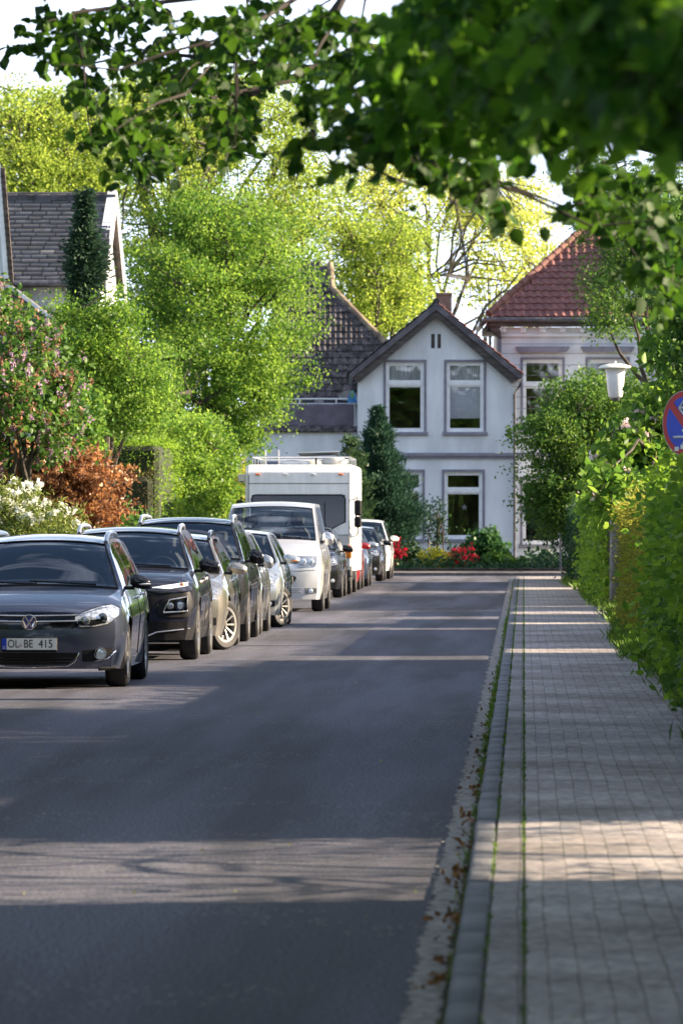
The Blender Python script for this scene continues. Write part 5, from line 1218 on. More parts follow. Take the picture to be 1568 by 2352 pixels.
def branches(name, base, blobs, C, m, parent, r0, rng, nl=6, twigs=150, lean=(0, 0), top=None, rt=.010, low=.35):
    base = np.array(base, float); cen = np.array([np.array(b[0]) for b in blobs]); zlo = min(b[0][2]-b[1][2] for b in blobs); zhi = max(b[0][2]+b[1][2] for b in blobs)
    b = MB(); mid = C.mean(axis=0) if len(C) else cen.mean(axis=0)
    topp = np.array([mid[0]*.5+base[0]*.5, mid[1]*.5+base[1]*.5, zlo+(zhi-zlo)*.72]) if top is None else np.array(top, float)
    T = []; rad = []
    for k in range(9):
        t = k/8; p = base+(topp-base)*t+np.array([.18*math.sin(3.1*t+base[1]), .18*math.cos(2.3*t+base[0]), 0])*min(1, t*4)*(zhi-base[2])*.06
        T.append(p); rad.append(r0*(1-t)**.8+.022)
    b.tube(T, rad, 8)
    nodes = [(p, q) for p, q in zip(T, rad) if p[2] > zlo-(zhi-zlo)*.2] or [(T[-1], rad[-1])]
    sel = rng.choice(len(C), min(nl, len(C)), replace=False); order = sel
    for i in order:
        c = C[i]; k = rng.integers(2, 8); p0 = T[k]; q0 = rad[k]*.55
        pts = []; rr = []; L_ = np.linalg.norm(c-p0)
        for j in range(8):
            t = j/7; p = p0+(c-p0)*t; p = p+np.array([0, 0, 1])*(L_*.10*math.sin(math.pi*t))*(1 if c[2] > p0[2] else .4)+rng.normal(0, .018*L_, 3)*(0 < t < 1)
            pts.append(p); rr.append(q0*(1-t)**.9+.011)
        b.tube(pts, rr, 6); nodes += [(pts[j], rr[j]) for j in range(2, 8)]
    N = np.array([p for p, _ in nodes]); Q = [q for _, q in nodes]
    for i in rng.choice(len(C), min(twigs, len(C)), replace=False):
        c = C[i]; d = np.linalg.norm(N-c, axis=1); k = int(d.argmin()); L_ = d[k]
        if L_ < .05: continue
        p0 = N[k]; pts = [p0+(c-p0)*t+rng.normal(0, .05*L_, 3)*(0 < t < 1)+np.array([0, 0, -.06*L_*math.sin(math.pi*t)]) for t in (0, .33, .66, 1)]
        b.tube(pts, [min(Q[k]*.6, rt*2.5), rt*1.4, rt, rt*.5], 4, cap=False)
    return b.obj(name, m, parent)
BARK = mat('bark', (.055, .045, .035), .9, var=.4, scale=6, stretch=(1, 1, .3), bump=.8, bscale=25)
BARKD = mat('dark_bark', (.022, .017, .013), .9, var=.3, scale=6)
BARK2 = mat('grey_bark', (.11, .10, .085), .9, var=.35, scale=5, stretch=(1, 1, .3), bump=.6, bscale=25)
LM = {'lime': leafmat('leaf_lime', (.13, .215, .03), (.30, .40, .065), .58), 'fresh': leafmat('leaf_fresh', (.05, .135, .018), (.18, .30, .04), .5),
      'green': leafmat('leaf_green', (.035, .10, .018), (.10, .20, .03), .42), 'dark': leafmat('leaf_dark', (.012, .045, .018), (.035, .085, .028), .25),
      'spruce': leafmat('needle_blue', (.015, .045, .026), (.05, .10, .055), .15, .6), 'thuja': leafmat('needle_olive', (.13, .16, .02), (.36, .36, .045), .35, .6),
      'maple': leafmat('leaf_maple', (.035, .10, .022), (.11, .21, .03), .42), 'sky_lime': leafmat('leaf_pale', (.28, .36, .06), (.48, .54, .12), .62),
      'olive': leafmat('leaf_olive', (.10, .13, .02), (.26, .28, .05), .5),
      'copper': leafmat('leaf_copper', (.09, .038, .022), (.42, .22, .08), .3, .35), 'rhodo': leafmat('leaf_rhodo', (.07, .11, .02), (.22, .27, .06), .25, .3),
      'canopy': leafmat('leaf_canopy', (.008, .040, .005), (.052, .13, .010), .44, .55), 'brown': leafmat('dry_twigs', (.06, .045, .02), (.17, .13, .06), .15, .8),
      'grass': leafmat('grass_blades', (.05, .12, .015), (.14, .24, .03), .35), 'litter': leafmat('dry_leaves', (.07, .035, .012), (.28, .13, .035), .1, .8)}
PET = {'lilac': leafmat('petal_lilac', (.33, .20, .30), (.52, .36, .48), .3), 'rust': leafmat('petal_rust', (.30, .14, .08), (.45, .25, .16), .3), 'white': leafmat('petal_white', (.75, .76, .68), (.85, .85, .80), .3),
       'pink': leafmat('petal_pink', (.62, .40, .42), (.80, .68, .66), .4), 'red': leafmat('petal_red', (.50, .008, .02), (.80, .03, .05), .3), 'yellow': leafmat('leaf_yellow', (.20, .24, .02), (.50, .48, .04), .4)}
def B(x, y, Z, rx, ry, rd=None, w=1):
    """a lump of foliage: photo column and row of its middle, depth, half sizes in photo pixels, half depth in metres"""
    s = F/Z; p = W(x, Z, y); return ((p.x, p.y, p.z), (rx/s, rd if rd else rx/s, ry/s), w)
def plant(name, label, cat, base, blobs, ncl, per, size, m, spread, seed, r0=.15, nl=7, twigs=120, bark=None, group=None, shape='rh', shell=.5, gap=.0, droop=.25, top=None, rt=.010, wid=.34, trunk=True, part='crown'):
    rng = np.random.default_rng(seed); r = thing(name, label, cat, base, 0, group); off = np.array(base)
    C = clusters(rng, blobs, ncl, shell, gap)
    C = C[C[:, 2] > .06]
    cv = rng.uniform(-.42, .36, len(C))
    cs = rng.uniform(.6, 1.35, len(C))*spread; P = np.repeat(C, per, axis=0)+rng.normal(0, 1, (len(C)*per, 3))*np.repeat(cs, per)[:, None]*np.array([1, 1, .55]); keep = P[:, 2] > .1
    var = np.clip(rng.uniform(0, 1, len(P))+np.repeat(cv, per), 0, 1)
    leaves(part, P[keep]-off, size, m, r, seed, shape, droop=droop, wid=wid, var=var[keep])
    if trunk:
        tp = np.array(top)-off if top is not None else None
        bl = [((np.array(b[0])-off), b[1]) for b in blobs]
        branches('trunk' if r0 > .05 else 'stems', (0, 0, 0), bl, C-off, bark or BARK, r, r0, rng, nl, twigs, top=tp, rt=rt)
    return r, C
def flowers(parent, C, n, m, size, petals, spread, seed, nm='flowers', wid=.36, shape='rh', zsc=1, bias=None):
    rng = np.random.default_rng(seed); off = np.array(parent.location)
    if bias is not None: C = C[bias(C)]
    if not len(C): return
    c = C[rng.choice(len(C), n, replace=n > len(C))]+rng.normal(0, spread*1.3, (n, 3))
    P = np.repeat(c, petals, axis=0)+rng.normal(0, 1, (n*petals, 3))*np.array([spread*.35, spread*.35, spread*.35*zsc]); keep = P[:, 2] > .1
    leaves(nm, P[keep]-off, size, m, parent, seed, shape, droop=-.3, wid=wid)

# --- background trees
plant('pale_tree', 'tall pale green tree with dark upright limbs rising behind the leafy front tree', 'tree', W(330, 215, z=0),
      [B(420, 300, 215, 170, 150, 5), B(560, 270, 218, 150, 130, 5), B(690, 420, 216, 95, 170, 4), B(470, 480, 214, 200, 160, 4), B(620, 580, 214, 130, 150, 4), B(330, 620, 214, 60, 180, 3), B(360, 250, 216, 110, 90, 4)],
      1500, 56, .115, LM['lime'], .36, 21, r0=.42, nl=26, twigs=500, rt=.032, gap=.6, top=W(430, 215, 250))
plant('pale_tree', 'rounded pale green tree far left rising over the slate roof', 'tree', W(120, 232, z=0),
      [B(60, 300, 232, 130, 115, 5), B(170, 290, 234, 110, 100, 5), B(240, 400, 232, 90, 90, 4), B(60, 420, 230, 130, 80, 4), B(150, 440, 232, 130, 90, 4), B(-60, 380, 232, 100, 130, 4)],
      1000, 60, .125, LM['lime'], .42, 22, r0=.4, nl=20, twigs=340, rt=.035, gap=.25, top=W(110, 232, 320))
plant('leafy_tree', 'dense fresh green tree left of the balcony hanging over the cars', 'tree', W(470, 158, z=0),
      [B(420, 640, 158, 130, 150, 2.6), B(560, 560, 160, 150, 120, 2.6), B(640, 700, 158, 85, 120, 2), B(520, 800, 156, 150, 170, 2.4), B(570, 690, 159, 90, 80, 2), B(600, 880, 156, 75, 100, 1.8), B(360, 820, 158, 90, 130, 2), B(560, 1000, 156, 55, 60, 1.4), B(470, 1000, 158, 130, 110, 2), B(440, 500, 160, 90, 90, 2), B(690, 850, 156, 45, 40, .8, .5), B(330, 900, 150, 100, 120, 2)],
      2000, 48, .095, LM['fresh'], .23, 23, r0=.28, nl=22, twigs=260, rt=.014, gap=.5, top=W(520, 158, 560), bark=BARKD)
plant('sparse_tree', 'sparse spring tree with many thin fanned limbs against the white sky', 'tree', W(985, 232, z=0),
      [B(850, 480, 232, 110, 160, 4), B(960, 440, 232, 130, 120, 4), B(1080, 460, 234, 120, 110, 4), B(1190, 520, 232, 110, 110, 4), B(800, 620, 230, 70, 120, 3), B(900, 700, 230, 110, 90, 3), B(1240, 600, 232, 80, 80, 3)],
      1050, 34, .13, LM['sky_lime'], .42, 24, r0=.19, nl=34, twigs=520, rt=.022, gap=.75, top=W(975, 232, 420), shell=.45, bark=BARK2)
plant('sparse_tree', 'thin trunked yellow green tree behind the dark tiled roof', 'tree', W(840, 222, z=0),
      [B(800, 560, 222, 60, 120, 3), B(860, 640, 222, 90, 110, 3), B(930, 690, 224, 80, 70, 3), B(830, 740, 222, 80, 60, 3), B(930, 560, 222, 60, 80, 3)],
      520, 50, .12, LM['lime'], .36, 25, r0=.22, nl=14, twigs=220, rt=.025, gap=.25, top=W(845, 222, 560))
for i, (x, y, rx, ry, lab) in enumerate([(1120, 640, 60, 70, 'low thin tree right of the gable chimney'), (1220, 690, 60, 60, 'small pale tree between the gable and the villa roof')]):
    plant('sparse_tree', lab, 'tree', W(x, 236, z=0), [B(x, y, 236, rx, ry, 3)], 60, 22, .18, LM['sky_lime'], .4, 40+i, r0=.12, nl=10, twigs=60, rt=.022, gap=.3, bark=BARK2)
# --- right hand trees
plant('fine_leaved_tree', 'fine leaved tree drooping in front of the red villa roof', 'tree', W(1560, 142, z=0),
      [B(1400, 560, 142, 80, 120, 1.4), B(1390, 680, 141, 55, 80, 1), B(1420, 470, 142, 100, 100, 1.6), B(1440, 640, 143, 90, 130, 1.5), B(1500, 560, 142, 90, 160, 1.6), B(1390, 740, 141, 50, 50, .8), B(1340, 400, 142, 70, 60, 1.2), B(1540, 440, 143, 90, 120, 1.6)],
      820, 34, .075, LM['maple'], .20, 26, r0=.14, nl=18, twigs=260, rt=.012, gap=.35, top=W(1470, 142, 420))
plant('round_tree', 'round headed dense green tree on a thin trunk in front of the villa', 'tree', W(1318, 148, z=.1),
      [B(1330, 930, 148, 90, 55, 1.3), B(1255, 985, 147, 70, 45, 1), B(1330, 1020, 148, 130, 75, 1.4), B(1290, 1100, 148, 95, 70, 1.2), B(1400, 930, 149, 110, 80, 1.3), B(1420, 1060, 149, 90, 120, 1.3), B(1300, 1180, 148, 70, 60, .9), B(1250, 1150, 148, 50, 50, .7)],
      1250, 42, .085, LM['maple'], .17, 27, r0=.07, nl=16, twigs=160, rt=.012, gap=.1, shell=.55)
r, C = plant('magnolia', 'magnolia with large bright leaves and pale pink blossoms beside the lamp', 'tree', W(1530, 89, z=.07),
      [B(1525, 985, 89, 85, 85, .8), B(1440, 1030, 88, 65, 55, .6), B(1580, 860, 90, 85, 120, .9), B(1520, 1100, 88, 90, 90, .7), B(1400, 1110, 86, 55, 40, .4), B(1460, 1150, 87, 70, 50, .5), B(1620, 1000, 89, 100, 150, .9), B(1600, 760, 91, 70, 70, .8), B(1540, 800, 91, 45, 50, .5), B(1385, 1160, 86, 30, 25, .25)],
      620, 15, .155, LM['fresh'], .16, 28, r0=.08, nl=14, twigs=150, rt=.010, shape='ov', gap=.05, wid=.32)
Cf = C[C[:, 1] < 89]
Cf = Cf[Cf[:, 0]-.02*Cf[:, 1] < .55]; rg_ = np.random.default_rng(29)
for i in rg_.choice(len(Cf), 34): flowers(r, Cf[i:i+1], 1, PET['pink'], .10, 10, .06, int(200+i), 'blossom', wid=.34)
plant('leafy_tree', 'dark green tree at the right edge above the magnolia', 'tree', W(1640, 74, z=.07),
      [B(1600, 620, 74, 90, 130, .9), B(1590, 740, 74, 50, 80, .6), B(1620, 830, 74, 90, 120, .8), B(1540, 520, 74, 60, 60, .6)],
      300, 26, .09, LM['green'], .14, 30, r0=.07, nl=12, twigs=90, rt=.009, shape='ov', gap=.1)
# --- left side gardens
r, C = plant('lilac_bush', 'tall lilac bush with fading mauve blossoms at the left edge', 'bush', W(60, 95, z=.1),
      [B(5, 745, 95, 55, 90, .7), B(60, 830, 94, 90, 110, .8), B(110, 920, 94, 80, 80, .7), B(10, 925, 93, 110, 75, .9), B(-60, 850, 95, 110, 180, .9), B(-60, 1000, 94, 100, 110, .8), B(130, 1000, 95, 60, 70, .5), B(110, 880, 94, 70, 50, .5)],
      760, 16, .10, LM['green'], .15, 31, r0=.06, nl=14, twigs=120, rt=.010, shape='ov', gap=.1, wid=.36)
flowers(r, C, 430, PET['lilac'], .055, 16, .07, 32, 'fresh_blossoms', zsc=2.2); flowers(r, C, 480, PET['rust'], .055, 14, .07, 33, 'faded_blossoms', zsc=2)
r, C = plant('rhododendron', 'rhododendron full of white blossom heads behind the grey car', 'bush', W(40, 91, z=.1),
      [B(30, 1185, 91, 110, 75, .9), B(-60, 1165, 91, 110, 80, .9), B(100, 1220, 90, 80, 90, .8), B(10, 1290, 90, 150, 130, 1)],
      850, 18, .085, LM['rhodo'], .10, 34, r0=.03, nl=10, twigs=40, shape='ov', wid=.17)
flowers(r, C, 170, PET['white'], .07, 24, .05, 35, 'blossoms', bias=lambda c: c[:, 2] > 1.6+(1197-1195)/143)
r, C = plant('rhododendron', 'low white flowering rhododendron right of the big one', 'bush', W(165, 92, z=.1), [B(165, 1250, 92, 35, 65, .4)], 60, 18, .08, LM['rhodo'], .09, 36, r0=.02, nl=5, twigs=10, shape='ov', wid=.17)
flowers(r, C, 10, PET['white'], .06, 20, .05, 37, 'blossoms')
plant('copper_bush', 'rounded copper leaved bush between the rhododendron and the clipped hedge', 'bush', W(170, 101, z=.1),
      [B(70, 1080, 101, 80, 62, .8), B(125, 1085, 101, 118, 80, 1), B(190, 1130, 101, 98, 95, 1), B(90, 1160, 101, 90, 90, .9), B(180, 1250, 101, 105, 120, 1), B(40, 1100, 102, 60, 65, .8)],
      1300, 24, .085, LM['copper'], .09, 38, r0=.03, nl=10, twigs=40, shape='ov', wid=.30)
plant('leafy_bush', 'bright green shrub rising behind the copper bush and lilac', 'bush', W(190, 107, z=.1), [B(190, 940, 107, 45, 90, .6), B(180, 1030, 107, 55, 70, .6)], 130, 22, .10, LM['fresh'], .13, 39, r0=.03, nl=8, twigs=30, shape='ov', wid=.36)
plant('leafy_tree', 'bright green tree in front of the spruce with loose twiggy outline', 'tree', W(230, 118, z=.1),
      [B(260, 740, 118, 55, 70, .8), B(200, 800, 118, 80, 70, 1), B(290, 850, 118, 85, 80, 1), B(150, 720, 118, 35, 40, .4), B(330, 900, 117, 60, 60, .7), B(240, 910, 118, 100, 75, 1), B(300, 955, 117, 70, 45, .9)],
      820, 42, .07, LM['fresh'], .18, 41, r0=.09, nl=14, twigs=120, rt=.014, gap=.15)
# spruce: whorls of drooping sprays round a mast
def conifer(name, label, base, h, rb, n, m, seed, size=.13, up=.3, r0=.08, prof=.8, wob=.25, lobes=None, topbare=0):
    rng = np.random.default_rng(seed); r = thing(name, label, 'tree', base); P = []; O = []
    nb = n; b = MB(); b.tube([(0, 0, 0), (.03, 0, h*.5), (0, 0, h)], [r0, r0*.6, .01], 8)
    for i in range(nb):
        t = rng.uniform(.02, 1)**.9; z = h*t; a = rng.uniform(0, 2*math.pi)
        rr = rb*((1-t)**prof)*(1+wob*math.sin(t*31+seed)+wob*.7*math.sin(a*3+t*17))*rng.uniform(.75, 1.1)+.05
        if topbare and t > 1-topbare and rng.random() < .5: continue
        k = max(5, int(rr*26)); s = np.linspace(.15, 1, k)
        d = np.array([math.cos(a), math.sin(a), up]); q = np.outer(s, d*rr)+np.array([0, 0, z])+np.array([0, 0, -1])*(s**2)[:, None]*rr*.25
        w = rng.normal(0, .05+.07*rr, (k, 3))*np.array([1, 1, .5])
        P.append(q+w); O.append(np.repeat([d], k, axis=0))
        if i % 5 == 0: b.tube([(0, 0, z), q[k//2], q[-1]], [.014, .009, .004], 4, cap=False)
    P = np.concatenate(P); O = np.concatenate(O)
    P = np.repeat(P, 2, axis=0)+rng.normal(0, .035, (len(P)*2, 3)); O = np.repeat(O, 2, axis=0)
    leaves('foliage', P, size, m, r, seed, out=O, outw=1.6, droop=.0, wid=.16); b.obj('trunk', BARK, r); return r
p = W(195, 124, 440); conifer('spruce', 'dark narrow spruce with thin tip in front of the slate roof', (p.x, p.y, .1), p.z-.1, 1.15, 1700, LM['spruce'], 51, .13, .15, wob=.5, prof=.85)
p = W(868, 181, 940); conifer('cypress', 'broad dark blue green conifer beside the white gabled house', (p.x, p.y, .15), p.z-.15, 1.6, 1500, leafmat('needle_teal', (.018, .055, .035), (.055, .12, .075), .15, .6), 52, .13, .85, r0=.12, prof=1.05, wob=.15)
p = W(806, 179, 1010); conifer('cypress', 'lighter feathery conifer left of the dark one below the balcony', (p.x, p.y, .15), p.z-.15, .8, 360, leafmat('needle_light', (.03, .075, .03), (.07, .13, .05), .2), 53, .13, .8, r0=.06, prof=.6)
# clipped hedges: leafy skin over a solid dark core that stops the sun
def hedge(name, label, u0, u1, y0, y1, z1, m, n, size, seed, z0=.07, bump=.09, wid=.34, shape='rh', core=.13, slope=0, outw=.8, group='hedges along the right hand pavement', cat='hedge', stems=False, corem=None, shag=.05, far=True, droop=.25):
    rng = np.random.default_rng(seed); r = thing(name, label, cat, ((u0+u1)/2, (y0+y1)/2, z0), 0, group); off = np.array([(u0+u1)/2, (y0+y1)/2, z0])
    A = [('l', (y1-y0)*(z1-z0)), ('f', (u1-u0)*(z1-z0)), ('t', (u1-u0)*(y1-y0)), ('r', (y1-y0)*(z1-z0)*.3), ('b', (u1-u0)*(z1-z0)*.5)]
    tot = sum(a for _, a in A); P = []; O = []
    def dsp(a, b_): return bump*(np.sin(a*2.3+seed)+np.sin(b_*3.1+a*.7)+.6*np.sin(a*6.1+b_*5))*.5
    for k, a in A:
        q = int(n*a/tot); s = rng.uniform(0, 1, q); t = rng.uniform(0, 1, q)
        Y = y0+s*(y1-y0); Zz = z0+t*(z1-z0); U = u0+t*(u1-u0)
        h = rng.exponential(shag, q)-shag*1.2
        if k == 'l': p = np.stack([u0-dsp(Y, Zz)-h, Y, Zz], 1); o = (-1, 0, .2)
        elif k == 'r': p = np.stack([u1+dsp(Y, Zz)+h, Y, Zz], 1); o = (1, 0, .2)
        elif k == 'f': U = u0+s*(u1-u0); p = np.stack([U, y0-dsp(U, Zz)-h, Zz], 1); o = (0, -1, .2)
        elif k == 'b': U = u0+s*(u1-u0); p = np.stack([U, y1+dsp(U, Zz)+h, Zz], 1); o = (0, 1, .2)
        else: p = np.stack([U, Y, np.full(q, z1)+dsp(U, Y)+h*1.5], 1); o = (0, 0, 1)
        P.append(p); O.append(np.repeat([o], q, axis=0))
    P = np.concatenate(P); O = np.concatenate(O)
    if slope: P[:, 2] += slope*(P[:, 1]-y0)*(P[:, 2]-z0)/(z1-z0)
    kp = P[:, 2] > .09; P = P[kp]; O = O[kp]
    leaves('foliage', P-off, size, m, r, seed, shape, out=O, outw=outw, droop=droop, wid=wid)
    b = MB(); c = core; b.box(u0+c-off[0], u1-c-off[0], y0+c-off[1], y1-c-off[1], 0, z1-z0-c, .1); 
    if slope: b.v = [(x, y, z*(1+slope*(y+off[1]-y0)/(z1-z0))) for x, y, z in b.v]
    b.obj('dark_core', corem or COREM, r, ang=0)  # solid dark box filling the hedge in place of branches
    return r
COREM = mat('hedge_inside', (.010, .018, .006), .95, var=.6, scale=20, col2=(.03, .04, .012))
LC = leafmat('leaf_ivy', (.07, .17, .02), (.22, .38, .04), .48); LD = leafmat('leaf_beech', (.07, .17, .018), (.22, .36, .03), .5)
hedge('hedge', 'unseen hedge added right of the view to shade the foreground', 1.72, 3.4, 9, 24.6, 2.3, LM['green'], 7000, .09, 61, shape='ov')  # added out of view; the gap after it lets the sunlit band through
hedge('hedge', 'big dark green leafy hedge under the round sign', 1.50, 3.2, 29.3, 63.5, 2.15, LD, 42000, .085, 62, shape='ov', bump=.12, shag=.07)
hedge('hedge', 'bright green leafy hedge end beyond the sign, next to the olive one', 1.62, 3.2, 60, 66.2, 2.2, LC, 9000, .08, 63, shape='ov', bump=.14, shag=.08)
hedge('hedge', 'olive yellow thuja hedge between the lamp and the dark hedge', 1.50, 2.9, 68.3, 84.5, 1.85, LM['thuja'], 42000, .075, 64, wid=.14, bump=.07, shag=.05)
hedge('hedge', 'bright green ivy like hedge behind the street lamp', 1.42, 3.0, 102.5, 127, 2.2, LC, 34000, .085, 65, shape='ov', bump=.1, shag=.05, wid=.42)
hedge('hedge', 'dark clipped hedge at the far end of the pavement', 1.24, 2.6, 131, 150, 1.95, LM['dark'], 16000, .08, 66, bump=.06, shag=.04)
plant('leafy_bush', 'leafy green bush at the foot of the hedge on the right', 'bush', (1.75, 50, .08), [((1.75, 50, .45), (.5, 1.6, .55)), ((1.9, 54, .8), (.5, 1.6, .8)), ((1.65, 45.5, .35), (.35, 1.2, .4))], 260, 22, .07, LM['green'], .09, 67, r0=.02, nl=6, twigs=20, shape='ov')
hedge('hedge', 'hidden hedge added between olive hedge and lamp to shade the road', 2.1, 3.2, 86, 93.6, 2.0, LD, 4000, .085, 75, shape='ov')  # hidden filler; the gap to the next hedge leaves a sun streak
hedge('hedge', 'hidden short hedge added just before the lamp to shade the road', 2.1, 3.2, 96.2, 102, 2.0, LD, 3500, .085, 76, shape='ov')  # hidden filler closing the far side of that sun streak
hedge('hedge', 'unseen long hedge added on the left to keep sky light off the road', -9.2, -7.8, -2, 76, 2.2, LD, 15000, .11, 77, z0=.1, group='hedges and shrubs on the left')  # added outside the view to block sky light from the left
hedge('hedge', 'tall clipped conifer hedge with brown twigs showing behind the copper bush', -11.5, -7.7, 122, 127.5, 3.35, LD, 20000, .085, 68, z0=.1, wid=.15, bump=.06, group='hedges and shrubs on the left', shag=.05)
hedge('hedge', 'dry brown twig face of the clipped hedge on the left', -11.3, -7.9, 121.75, 122.2, 2.6, LM['brown'], 3800, .16, 69, z0=.1, wid=.03, bump=.04, group='hedges and shrubs on the left', outw=.2, droop=-.9, core=.05)
plant('leafy_bush', 'bright lime shrub standing over the parked cars left of the van', 'bush', W(430, 130, z=.1),
      [B(450, 1110, 130, 55, 110, .9), B(485, 1050, 131, 55, 90, .9), B(385, 985, 130, 80, 35, .7), B(420, 1090, 130, 35, 90, .7), B(450, 990, 131, 55, 40, .7), B(510, 1130, 131, 45, 80, .8), B(430, 1200, 129, 40, 90, .8)],
      760, 26, .085, LM['fresh'], .15, 71, r0=.04, nl=12, twigs=70, rt=.01)
plant('leafy_bush', 'yellow olive shrub beside the motorhome', 'bush', W(540, 138, z=.1), [B(535, 1130, 138, 40, 70, .8), B(520, 1200, 138, 50, 80, .8), B(555, 1090, 139, 35, 40, .6)], 240, 26, .075, LM['thuja'], .12, 72, r0=.03, nl=8, twigs=30)
plant('leafy_bush', 'low green shrub between copper bush and clipped hedge', 'bush', W(320, 112, z=.1), [B(300, 1180, 112, 20, 30, .3), B(330, 1250, 112, 55, 60, .6)], 90, 20, .08, LM['green'], .11, 73, r0=.02, nl=6, twigs=20, shape='ov')
plant('leafy_bush', 'dark green shrubbery behind the left row of cars', 'bush', W(570, 165, z=.1), [B(560, 1180, 165, 90, 90, 1.5), B(640, 1190, 170, 60, 90, 1)], 260, 26, .11, LM['green'], .2, 74, r0=.04, nl=8, twigs=30)
# --- front garden of the houses
GZ = 178
def shrub(name, label, x, y, rx, ry, m, n, per, size, seed, Z=GZ, fl=None, nfl=0, shape='ov', wid=.34, spread=.07, rd=.5, pm=14, fs=.05):
    r, C = plant(name, label, 'bush', W(x, Z, z=.16), [B(x, y, Z, rx, ry, rd)], n, per, size, m, spread, seed, r0=.015, nl=5, twigs=12, shape=shape, wid=wid)
    if fl: flowers(r, C, nfl, fl, fs, pm, .05, seed+1, 'blossoms')
    return r
shrub('azalea', 'scarlet azalea between the yellow shrub and the hydrangea', 1064, 1284, 40, 26, LM['dark'], 90, 14, .06, 81, fl=PET['red'], nfl=260, Z=176)
shrub('azalea', 'scarlet azalea half hidden by the last parked cars', 903, 1268, 22, 22, LM['dark'], 50, 14, .06, 83, fl=PET['red'], nfl=150, Z=176)
shrub('yellow_shrub', 'small yellow green shrub left of the scarlet azalea', 997, 1285, 33, 26, PET['yellow'], 150, 16, .06, 85, Z=175.5)
shrub('hydrangea', 'green hydrangea bush under the lower window', 1112, 1258, 46, 36, leafmat('leaf_hydrangea', (.03, .10, .03), (.08, .18, .05), .35), 200, 14, .12, 87, Z=181, wid=.4, spread=.1)
shrub('leafy_bush', 'broad leaved green plant right of the hydrangea', 1150, 1290, 40, 18, LM['green'], 80, 12, .15, 89, Z=176, wid=.42)
shrub('leafy_bush', 'dark grey green shrub behind the white car', 930, 1268, 40, 24, LM['dark'], 110, 16, .08, 91, Z=182)
shrub('climbing_plant', 'thin leafy climber growing up the brown trellis', 1002, 1205, 24, 60, LM['dark'], 70, 9, .09, 93, Z=184, rd=.3, spread=.12)
def ground_cover():
    rng = np.random.default_rng(95); n = 15000; u0, u1 = W(880, 175).x, W(1345, 175).x
    X = rng.uniform(u0-6, u1+6, n); Y = rng.uniform(172.7, 189, n); hgt = .16+np.abs(rng.normal(0, .13, n))*(1+.8*np.sin(X*2.1)+.5*np.sin(X*5+Y))
    o = leaves('ground_cover', np.stack([X, Y, np.clip(hgt, .14, .8)], 1), .13, LM['dark'], None, 95, 'ov', droop=-.2); tag(o, kind='stuff', label='low dark green ground cover along the house front', cat='ground cover')
ground_cover()
plant('dark_bush', 'dark bushy undergrowth in front of the villa behind the sign post', 'bush', W(1330, 166, z=.1), [B(1270, 1200, 178, 45, 55, .6), B(1330, 1230, 177, 50, 60, .7), B(1380, 1200, 178, 60, 90, .8)], 320, 22, .10, LM['dark'], .16, 96, r0=.02, nl=6, twigs=30)
# grass and weeds: in the gutter, at the hedge foot, between the pavers
def grass(name, label, P, size, m, seed, wid=.07):
    o = leaves(name, P, size, m, None, seed, droop=-1.3, wid=wid); return tag(o, kind='stuff', label=label, cat='grass')
rng = np.random.default_rng(101)
def strip(n, fy, u, su, z, ylo, yhi):
    Y = rng.uniform(ylo, yhi, n); k = rng.uniform(0, 1, n) < fy(Y); Y = Y[k]; return np.stack([u+rng.normal(0, su, len(Y)), Y, np.full(len(Y), z)], 1)
f1 = lambda y: np.clip(np.exp(-((y-50)/13.)**2)+.75*np.exp(-((y-85)/8.)**2)+.15*(np.sin(y*1.7) > .6)+.05, 0, 1)*np.clip(.6+.6*np.sin(y*2.9)+.4*np.sin(y*7.7), 0, 1)
grass('gutter_grass', 'fresh green grass growing in the gutter along the kerb', strip(9000, f1, -.262, .012, .006, 16, 150), .055, LM['grass'], 102)
grass('kerb_moss', 'thin line of moss and weeds between kerb and pavers', np.concatenate([strip(9000, lambda y: np.clip(.35+.5*np.sin(y*1.3)+.4*np.sin(y*4.1), .05, 1), -.132, .004, KZ, 14, 150), strip(8000, lambda y: np.clip(.45+.4*np.sin(y*.9+1)+.3*np.sin(y*5.1), .1, 1), .001, .004, KZ, 14, 150)]), .016, LM['grass'], 103, .2)
plant('leafy_bush', 'unseen loose shrub added beyond the first hedge to dapple the sunlight', 'bush', (2.8, 26, .07), [((2.6, 24.9, 1.6), (1.2, 1.0, 1.9)), ((3.2, 29.2, 1.8), (1.4, 1.2, 2.0)), ((4.5, 27.6, 3.0), (2.2, 2.4, 2.0), .35)], 210, 16, .08, LM['green'], .22, 97, r0=.03, nl=10, twigs=60, shape='ov')  # sparse screen added out of view to break the sunlit band into streaks
